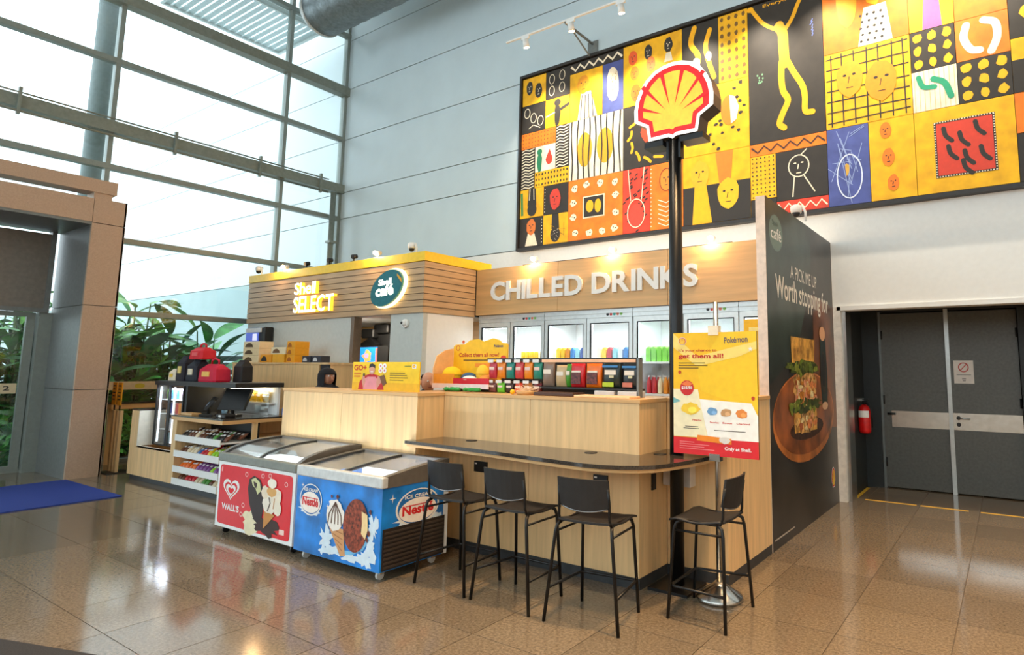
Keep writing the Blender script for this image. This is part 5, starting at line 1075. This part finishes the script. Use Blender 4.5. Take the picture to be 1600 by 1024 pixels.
tag(obj('lemon_sweet', MB().ball((0, 0, .022), .022, flat((250, 200, 20)), 10, 6), None, (-3.70, 4.15, ZC)), 'small yellow round pack by the straw basket', 'snack')
for i in range(6):
    e = obj('green_pack', bag(.075, .06, .04, (30, 150, 60)), None, (-4.60 + i * .085, 4.17 + .01 * (i % 2), ZC + .024)); e.rotation_euler = (-1.45, 0, .5 * (i % 3 - 1)); tag(e, 'bright green wrapped pack lying below the yellow promotion tray', 'snack', 'green wrapped packs')
# promotion stand with plush cushions (characters left plain)
O_ = (-4.6, 4.5, ZC)
pd = thing('promotion_stand', 'yellow cardboard promotion stand with arched header on the oak counter', 'display stand', O_)
hdr = [(-4.90, 1.43), (-4.14, 1.43), (-4.14, 1.83), (-4.16, 1.845), (-4.22, 1.85), (-4.26, 1.88), (-4.34, 1.90), (-4.42, 1.88), (-4.47, 1.87), (-4.55, 1.895), (-4.66, 1.885), (-4.73, 1.845), (-4.87, 1.84), (-4.90, 1.82)]
obj('header_board', MB(O_).prism(hdr, 'y', 4.56, 4.572, flat((250, 196, 22))), pd)
obj('side_board', MB(O_).prism([(4.30, 1.43), (4.558, 1.43), (4.558, 1.80), (4.45, 1.78), (4.34, 1.72), (4.30, 1.6)], 'x', -4.912, -4.90, flat((248, 196, 140))), pd)
obj('tray', MB(O_).box(-4.90, -4.13, 4.30, 4.56, 1.425, 1.44, flat((240, 236, 230))).box(-4.90, -4.13, 4.288, 4.30, 1.40, 1.445, flat((246, 226, 226))).box(-4.60, -4.13, 4.289, 4.301, 1.445, 1.50, flat((214, 28, 50))), pd)
obj('support', MB(O_).box(-4.86, -4.2, 4.42, 4.55, ZC, 1.425, flat((60, 56, 56))), pd)
obj('bin_front', MB(O_).box(-4.89, -4.61, 4.296, 4.31, 1.445, 1.54, flat((246, 160, 40))), pd)
q = Print((-4.90, 4.5595, 1.43), (.76, 0, 0), (0, 0, .47), O_, lift=.0008)
q.text('Collect them all now!', .11, .60, .74, .09, (196, 60, 20), 2, .02).line([(.2, .53), (.68, .53)], .010, (90, 70, 20), 2).ring(.09, .80, .035, .055, .008, (214, 80, 30), 2, 12)
q.text('Pokémon', .76, .80, .16, .06, (84, 80, 100), 2, .03).ell(.19, .93, .025, .04, (220, 90, 20), 2, 10).rect(.42, .38, .70, .46, (246, 150, 40), 2).ell(.93, .57, .05, .06, (222, 60, 30), 2, 12)
q.text('Only at Shell', .72, .03, .22, .05, WHITE, 2, .03)
q.build('header_print', pd)
for x, y, z, s, c, lab in ((-4.76, 4.42, 1.53, (.11, .09, .085), (250, 206, 30), 'plain yellow cushion in the promotion stand bin'), (-4.57, 4.47, 1.50, (.09, .07, .055), (60, 92, 130), 'plain blue cushion on the promotion tray'), (-4.44, 4.35, 1.485, (.09, .06, .04), (236, 234, 228), 'plain white cushion on the promotion tray'), (-4.40, 4.49, 1.54, (.075, .06, .095), (248, 200, 60), 'large plain yellow cushion at the back of the promotion tray'), (-4.24, 4.40, 1.49, (.085, .09, .045), (240, 150, 60), 'plain orange cushion on the promotion tray')):
    t = thing('cushion', lab, 'cushion', (x, y, z - s[2] * .9)); obj('cushion_body', MB().ball((0, 0, s[2] * .9), 1, flat(c, .85), 14, 9, s), t); obj('cushion_seam', MB().tube([(s[0] * 1.0 * math.cos(a), s[1] * 1.0 * math.sin(a), s[2] * .9) for a in [2 * PI * i / 20 for i in range(21)]], .004, flat(tuple(int(v * .8) for v in c), .85), 6), t)
# GO+ card
O_ = (-5.14, 3.92, ZC)
gp = thing('promotion_board', 'yellow promotion board with a printed smiling figure standing on the counter', 'sign', O_)
GX0, GX1, GZ1 = -5.65, -4.635, 1.652
obj('board', MB(O_).box(GX0, GX1, 3.90, 3.912, ZC, GZ1, flat((252, 206, 20))), gp)
obj('easel_foot', MB(O_).box(GX0 + .1, GX1 - .1, 3.912, 3.99, ZC, ZC + .02, m_black), gp)
q = Print((GX0, 3.8995, ZC), (GX1 - GX0, 0, 0), (0, 0, GZ1 - ZC), O_, lift=.0008)
q.rect(0, 0, 1, .28, (240, 186, 10)).text('GO+', .02, .70, .20, .20, (206, 60, 20), 2, .03).line([(.025, .59), (.14, .59)], .015, (230, 130, 20), 2).line([(.025, .49), (.13, .49)], .015, (230, 130, 20), 2)
q.poly([(.10, .03), (.12, .3), (.2, .52), (.30, .60), (.42, .52), (.48, .3), (.5, .03)], (196, 26, 30), 2).poly([(.18, .03), (.19, .40), (.25, .48), (.37, .48), (.40, .38), (.40, .03)], (232, 150, 160), 3)
q.poly([(.185, .05), (.215, .3), (.20, .5), (.165, .5), (.16, .3)], (214, 150, 130), 4).poly([(.395, .05), (.46, .3), (.43, .5), (.40, .5), (.385, .3)], (214, 150, 130), 4).ell(.31, .72, .045, .16, (220, 160, 136), 4).poly([(.262, .78), (.27, .92), (.31, .95), (.355, .9), (.36, .78), (.31, .84)], (30, 24, 24), 5).line([(.29, .66), (.33, .66)], .008, (250, 240, 240), 6).rect(.175, .5, .20, .60, (40, 40, 40), 6)
q.poly([(.43, .5), (.50, .56), (.54, .26), (.49, .16), (.46, .3)], (120, 80, 44), 5)
for a, b in ((.44, .86), (.50, .86), (.44, .70), (.50, .70)): q.ell(a, b, .03, .09, (250, 244, 236), 4, 14).ell(a, b, .012, .035, (220, 120, 140), 5, 10)
for k in range(4): q.line([(.58, .62 - k * .08), (.58 + (.22, .25, .26, .2)[k], .62 - k * .08)], .007, (110, 90, 20), 2)
q.rect(.90, .78, .955, .92, WHITE, 2); shell_mini(q, .9275, .85, .035, .09, (214, 30, 30), 3); q.line([(.79, .86), (.88, .86)], .008, (120, 130, 40), 2)
q.build('board_print', gp)
# ================================================================ PEOPLE BEHIND THE COUNTER
def person(loc, rz, label, hgt, skin, cloth, hair_kind, lean=0):
    k = hgt / 1.6
    o_ = thing('person', label, 'person', loc, rz)
    js = [(0, 0, .88), (0, 0, 1.08), (0, lean * .3, 1.26), (0, lean * .6 - .01, 1.36), (0, lean * .8 - .02, 1.41), (0, lean - .02, 1.50),
          (.09, 0, .82), (.10, -.01, .46), (.10, .02, .08), (.10, -.12, .03), (-.09, 0, .82), (-.10, -.01, .46), (-.10, .02, .08), (-.10, -.12, .03),
          (.17, lean * .5, 1.31), (.22, lean * .5, 1.05), (.22, -.16, .96), (.20, -.26, .98), (-.17, lean * .5, 1.31), (-.22, lean * .5, 1.05), (-.22, -.16, .96), (-.20, -.26, .98)]
    ed = [(0, 1), (1, 2), (2, 3), (3, 4), (4, 5), (0, 6), (6, 7), (7, 8), (8, 9), (0, 10), (10, 11), (11, 12), (12, 13), (3, 14), (14, 15), (15, 16), (16, 17), (3, 18), (18, 19), (19, 20), (20, 21)]
    rad = [.13, .12, .14, .09, .05, .06, .09, .06, .045, .04, .09, .06, .045, .04, .065, .05, .042, .03, .065, .05, .042, .03]
    me = bpy.data.meshes.new('body'); me.from_pydata([tuple(c * k for c in j) for j in js], ed, []); me.materials.append(cloth)
    b = bpy.data.objects.new('body', me); C.objects.link(b); b.parent = o_
    md = b.modifiers.new('skin', 'SKIN'); md.use_smooth_shade = True
    for v, r_ in zip(me.skin_vertices[0].data, rad): v.radius = (r_ * k, r_ * k * .85)
    me.skin_vertices[0].data[0].use_root = True
    b.modifiers.new('sub', 'SUBSURF').render_levels = 2
    hz = 1.50 * k; hy = (lean - .02) * k
    h = MB(); h.ball((0, hy, hz), .095 * k, skin, 18, 14, (.82, 1.0, 1.18)); h.prism([(hy - .085 * k, hz - .02 * k), (hy - .118 * k, hz - .03 * k), (hy - .085 * k, hz + .025 * k)], 'x', -.012 * k, .012 * k, skin)
    for s in (-1, 1):
        h.ball((s * .080 * k, hy + .01 * k, hz - .005), .024 * k, skin, 8, 6, (.5, .8, 1.2)); h.ball((s * .032 * k, hy - .085 * k, hz + .012 * k), .011 * k, flat((240, 236, 230)), 8, 6); h.ball((s * .032 * k, hy - .094 * k, hz + .012 * k), .005 * k, flat((30, 24, 22)), 6, 5)
    h.box(-.025 * k, .025 * k, hy - .094 * k, hy - .085 * k, hz - .06 * k, hz - .052 * k, flat((150, 80, 74)))
    obj('head', h, o_)
    hb_ = MB()
    if hair_kind == 'scarf':
        n = 18; rs = []
        for t, rr, dz in ((.05, .006, 0), (.25, .031, 0), (.5, .060, 0), (.8, .088, 0), (1.05, .104, 0), (1.3, .113, 0)):
            rs.append([(rr * 1.0 * k * math.cos(2 * PI * j / n), hy + .02 * k + rr * 1.08 * k * math.sin(2 * PI * j / n), hz + .122 * k * math.cos(t)) for j in range(n)])
        hb_.rings(rs, flat((24, 22, 26), .9), smooth=True)
        rs = []
        for z, rr in ((.033, .113), (-.03, .115), (-.10, .11), (-.16, .13), (-.24, .17)):
            rs.append([(rr * k * math.cos(a), hy + .02 * k + rr * 1.05 * k * math.sin(a), hz + z * k) for a in [-.25 * PI + 1.5 * PI * j / 16 for j in range(17)]])
        hb_.rings(rs, flat((24, 22, 26), .9), cap=False, smooth=True, closed=False); obj('headscarf', hb_, o_)
    else:
        n = 16; rs = []
        for z, rr in ((-.02, .086), (.03, .090), (.06, .086), (.085, .07)): rs.append([(rr * .9 * k * math.cos(a), hy + .008 * k + rr * 1.12 * k * math.sin(a), hz + z * k) for a in [.0 + PI * j / 16 for j in range(17)]])
        hb_.rings(rs, flat((52, 38, 32), .9), cap=False, smooth=True, closed=False); obj('hair', hb_, o_)
person((-7.42, 4.75, 0), 1.5, 'person in a black headscarf standing behind the counter by the oak cabinet', 1.57, m_skin2, flat((40, 40, 46), .9), 'scarf')
person((-5.34, 4.60, 0), 1.2, 'balding person bending behind the counter next to the promotion stand', 1.54, m_skin, flat((60, 60, 70), .9), 'short', -.02)
# ================================================================ LEFT REAR: sign stand and window counter
O_ = (-11.45, 3.93, 0)
ws = thing('sign_stand', 'slim wooden sign stand with two orange notices beside the portal pillar', 'sign stand', O_)
obj('base_plate', MB(O_).box(-11.62, -11.22, 3.78, 4.10, 0, .012, m_black), ws)
for x in (-11.56, -11.44, -11.33): obj('post', MB(O_).box(x - .03, x + .03, 3.90, 3.94, .012, .92, m_wood), ws)
for x in (-11.58, -11.38):
    b = obj('notice_board', MB(O_).box(x - .075, x + .075, 3.895, 3.905, 1.0, 1.34, flat((244, 164, 20))), ws); obj('board_post', MB(O_).box(x - .01, x + .01, 3.905, 3.92, .92, 1.30, m_black), b)
    p_ = Print((x - .075, 3.8945, 1.0), (.15, 0, 0), (0, 0, .34), O_)
    for k in range(5): p_.line([(.15, .85 - k * .15), (.8 - .1 * (k % 2), .85 - k * .15)], .018, (60, 44, 20), 2)
    p_.build('notice_print', b)
O_ = (-12.2, 5.0, 0)
wc = thing('window_counter', 'narrow standing counter with dark top along the glass facade', 'counter', O_)
obj('dark_top', MB(O_).box(-12.45, -12.0, 4.0, 5.6, .985, 1.01, m_granite), wc); obj('timber_edge', MB(O_).box(-12.44, -12.02, 4.02, 5.6, .90, .985, m_woodh), wc)
for y in (4.1, 5.4): obj('leg', MB(O_).box(-12.40, -12.34, y, y + .06, 0, .90, m_wood), wc)
# ================================================================ OUTSIDE: ground, fence, planting
struct('ground_outside', MB().box(-75, XG - .1, -9, 12, -.2, -.004, mat('outdoor_paving', (120, 124, 116), .7, amt=.15)))
O_ = (-15.6, 6.0, 0)
fn = thing('slatted_fence', 'grey horizontal slat fence outside behind the planting', 'fence', O_)
for y in (4.6, 6.3, 8.0): obj('post', MB(O_).box(-15.68, -15.6, y, y + .08, 0, 1.85, m_greyc), fn)
for k in range(11): obj('slat', MB(O_).box(-15.6, -15.57, 4.4, 8.08, .12 + k * .16, .24 + k * .16, m_greyc), fn)
lg = [mat('leaf_%d' % i, c, .4, amt=.25, scale=5) for i, c in enumerate(((70, 150, 60), (48, 122, 52), (110, 176, 70), (36, 100, 50)))]
def leaf_mesh(mt, ln=1.0, wd=.16, droop=.45):
    b = MB(); n = 10; V = []; F = []
    for i in range(n + 1):
        u = i / n; x = ln * u; z = .25 * ln * u - droop * ln * u * u; wv = wd * math.sin(PI * min(1, u * .96 + .04)) ** .7
        V += [(x, -wv, z + .12 * wv), (x, 0, z), (x, wv, z + .12 * wv)]
    for i in range(n):
        for j in (0, 1): F.append((3 * i + j, 3 * i + j + 1, 3 * i + j + 4, 3 * i + j + 3))
    return b.add(V, F, mt, True).mesh('leaf')
LM = [[leaf_mesh(m_, wd=.13) for m_ in lg], [leaf_mesh(m_, wd=.075, droop=.7) for m_ in lg]]
m_stem = mat('plant_stem', (76, 104, 50), .6, amt=.2)
RP = random.Random(11)
def plant(x, y, h, n, kind, ln, label, group):
    t = thing('leafy_plant', label, 'plant', (x, y, 0), RP.uniform(0, 6), group)
    for k in range(n):
        a = 2.399 * k + RP.uniform(-.3, .3); hh = h * (.35 + .65 * (k + .5) / n); ox, oy = .10 * math.cos(a), .10 * math.sin(a)
        s_ = obj('stem', MB().tube([(ox, oy, 0), (ox * 1.5, oy * 1.5, hh * .6), (ox * 2.2, oy * 2.2, hh)], [.025, .02, .012], m_stem, 5), t)
        for fz, da in ((1, 0), (.78, 2.2), (.55, 4.1)):
            e = obj('leaf', LM[kind][RP.randrange(4)], t, (ox * (1 + 1.2 * fz), oy * (1 + 1.2 * fz), hh * fz)); e.rotation_euler = (RP.uniform(-.5, .5), -RP.uniform(.1, 1.1), a + da + RP.uniform(-.4, .4)); sc_ = ln * RP.uniform(.6, 1.1); e.scale = (sc_, sc_ * RP.uniform(.8, 1.3), sc_)
for x, y, h, n, kd, ln in ((-14.3, 4.6, 2.5, 18, 0, .9), (-14.6, 5.2, 2.9, 18, 0, 1.0), (-14.0, 5.6, 2.0, 14, 0, .85), (-14.6, 6.5, 2.4, 12, 0, 1.1), (-13.9, 6.3, 1.7, 10, 0, .8), (-15.0, 4.2, 2.9, 18, 0, 1.0), (-13.9, 4.9, 2.1, 18, 0, .8), (-15.2, 5.0, 2.7, 18, 0, .9), (-14.6, 5.8, 2.3, 16, 0, .9), (-13.8, 4.35, 1.6, 16, 0, .7)):
    plant(x, y, h, n, kd, ln, 'broad-leaved tropical plant growing outside behind the facade glass', 'broad-leaved plants outside')
for x, y, h, n, ln in ((-14.3, 3.2, 2.5, 20, .9), (-14.9, 3.6, 2.7, 20, .9), (-13.9, 2.7, 2.2, 18, .8), (-14.7, 2.6, 2.6, 18, .9), (-15.4, 3.2, 2.8, 18, 1.0), (-15.6, 2.2, 2.6, 18, 1.0), (-14.2, 2.0, 2.3, 18, .9), (-15.8, 3.9, 2.6, 18, 1.)):
    plant(x, y, h, n, 1, ln, 'slender-leaved plant growing outside the glass entrance door', 'slender-leaved plants outside')
def bush(x, y, r, h, mt, label, group):
    t = thing('low_bush', label, 'bush', (x, y, 0), 0, group); b = MB(); R_ = random.Random(int(x * 100 + y * 7))
    for k in range(520):
        a = R_.uniform(0, 2 * PI); e = math.acos(R_.uniform(0, 1)); rr = R_.uniform(.75, 1.05)
        c = Vector((r * rr * math.sin(e) * math.cos(a), r * rr * math.sin(e) * math.sin(a), .08 + h * rr * math.cos(e)))
        u_ = Vector((R_.uniform(-1, 1), R_.uniform(-1, 1), R_.uniform(-.3, 1))).normalized() * .09; v_ = u_.cross(Vector((R_.uniform(-1, 1), R_.uniform(-1, 1), R_.uniform(-1, 1)))).normalized() * .035
        b.add([c - u_, c + v_, c + u_, c - v_], [(0, 1, 2, 3)], mt)
    o = obj('foliage', b, t); o['kind'] = 'stuff'
    obj('bush_core', MB().ball((0, 0, h * .40), 1, lg[3], 12, 8, (r * .8, r * .8, h * .55)), t)
for x, y, r, h, k in ((-13.5, 4.62, .36, .75, 2), (-13.6, 5.45, .40, .6, 0), (-13.5, 3.25, .40, .8, 0), (-13.6, 2.35, .42, .7, 2), (-13.5, 6.35, .42, .6, 1), (-14.65, 3.9, .5, .9, 3)):
    bush(x, y, r, h, lg[k], 'low rounded leafy bush outside at the foot of the glass', 'low bushes outside')
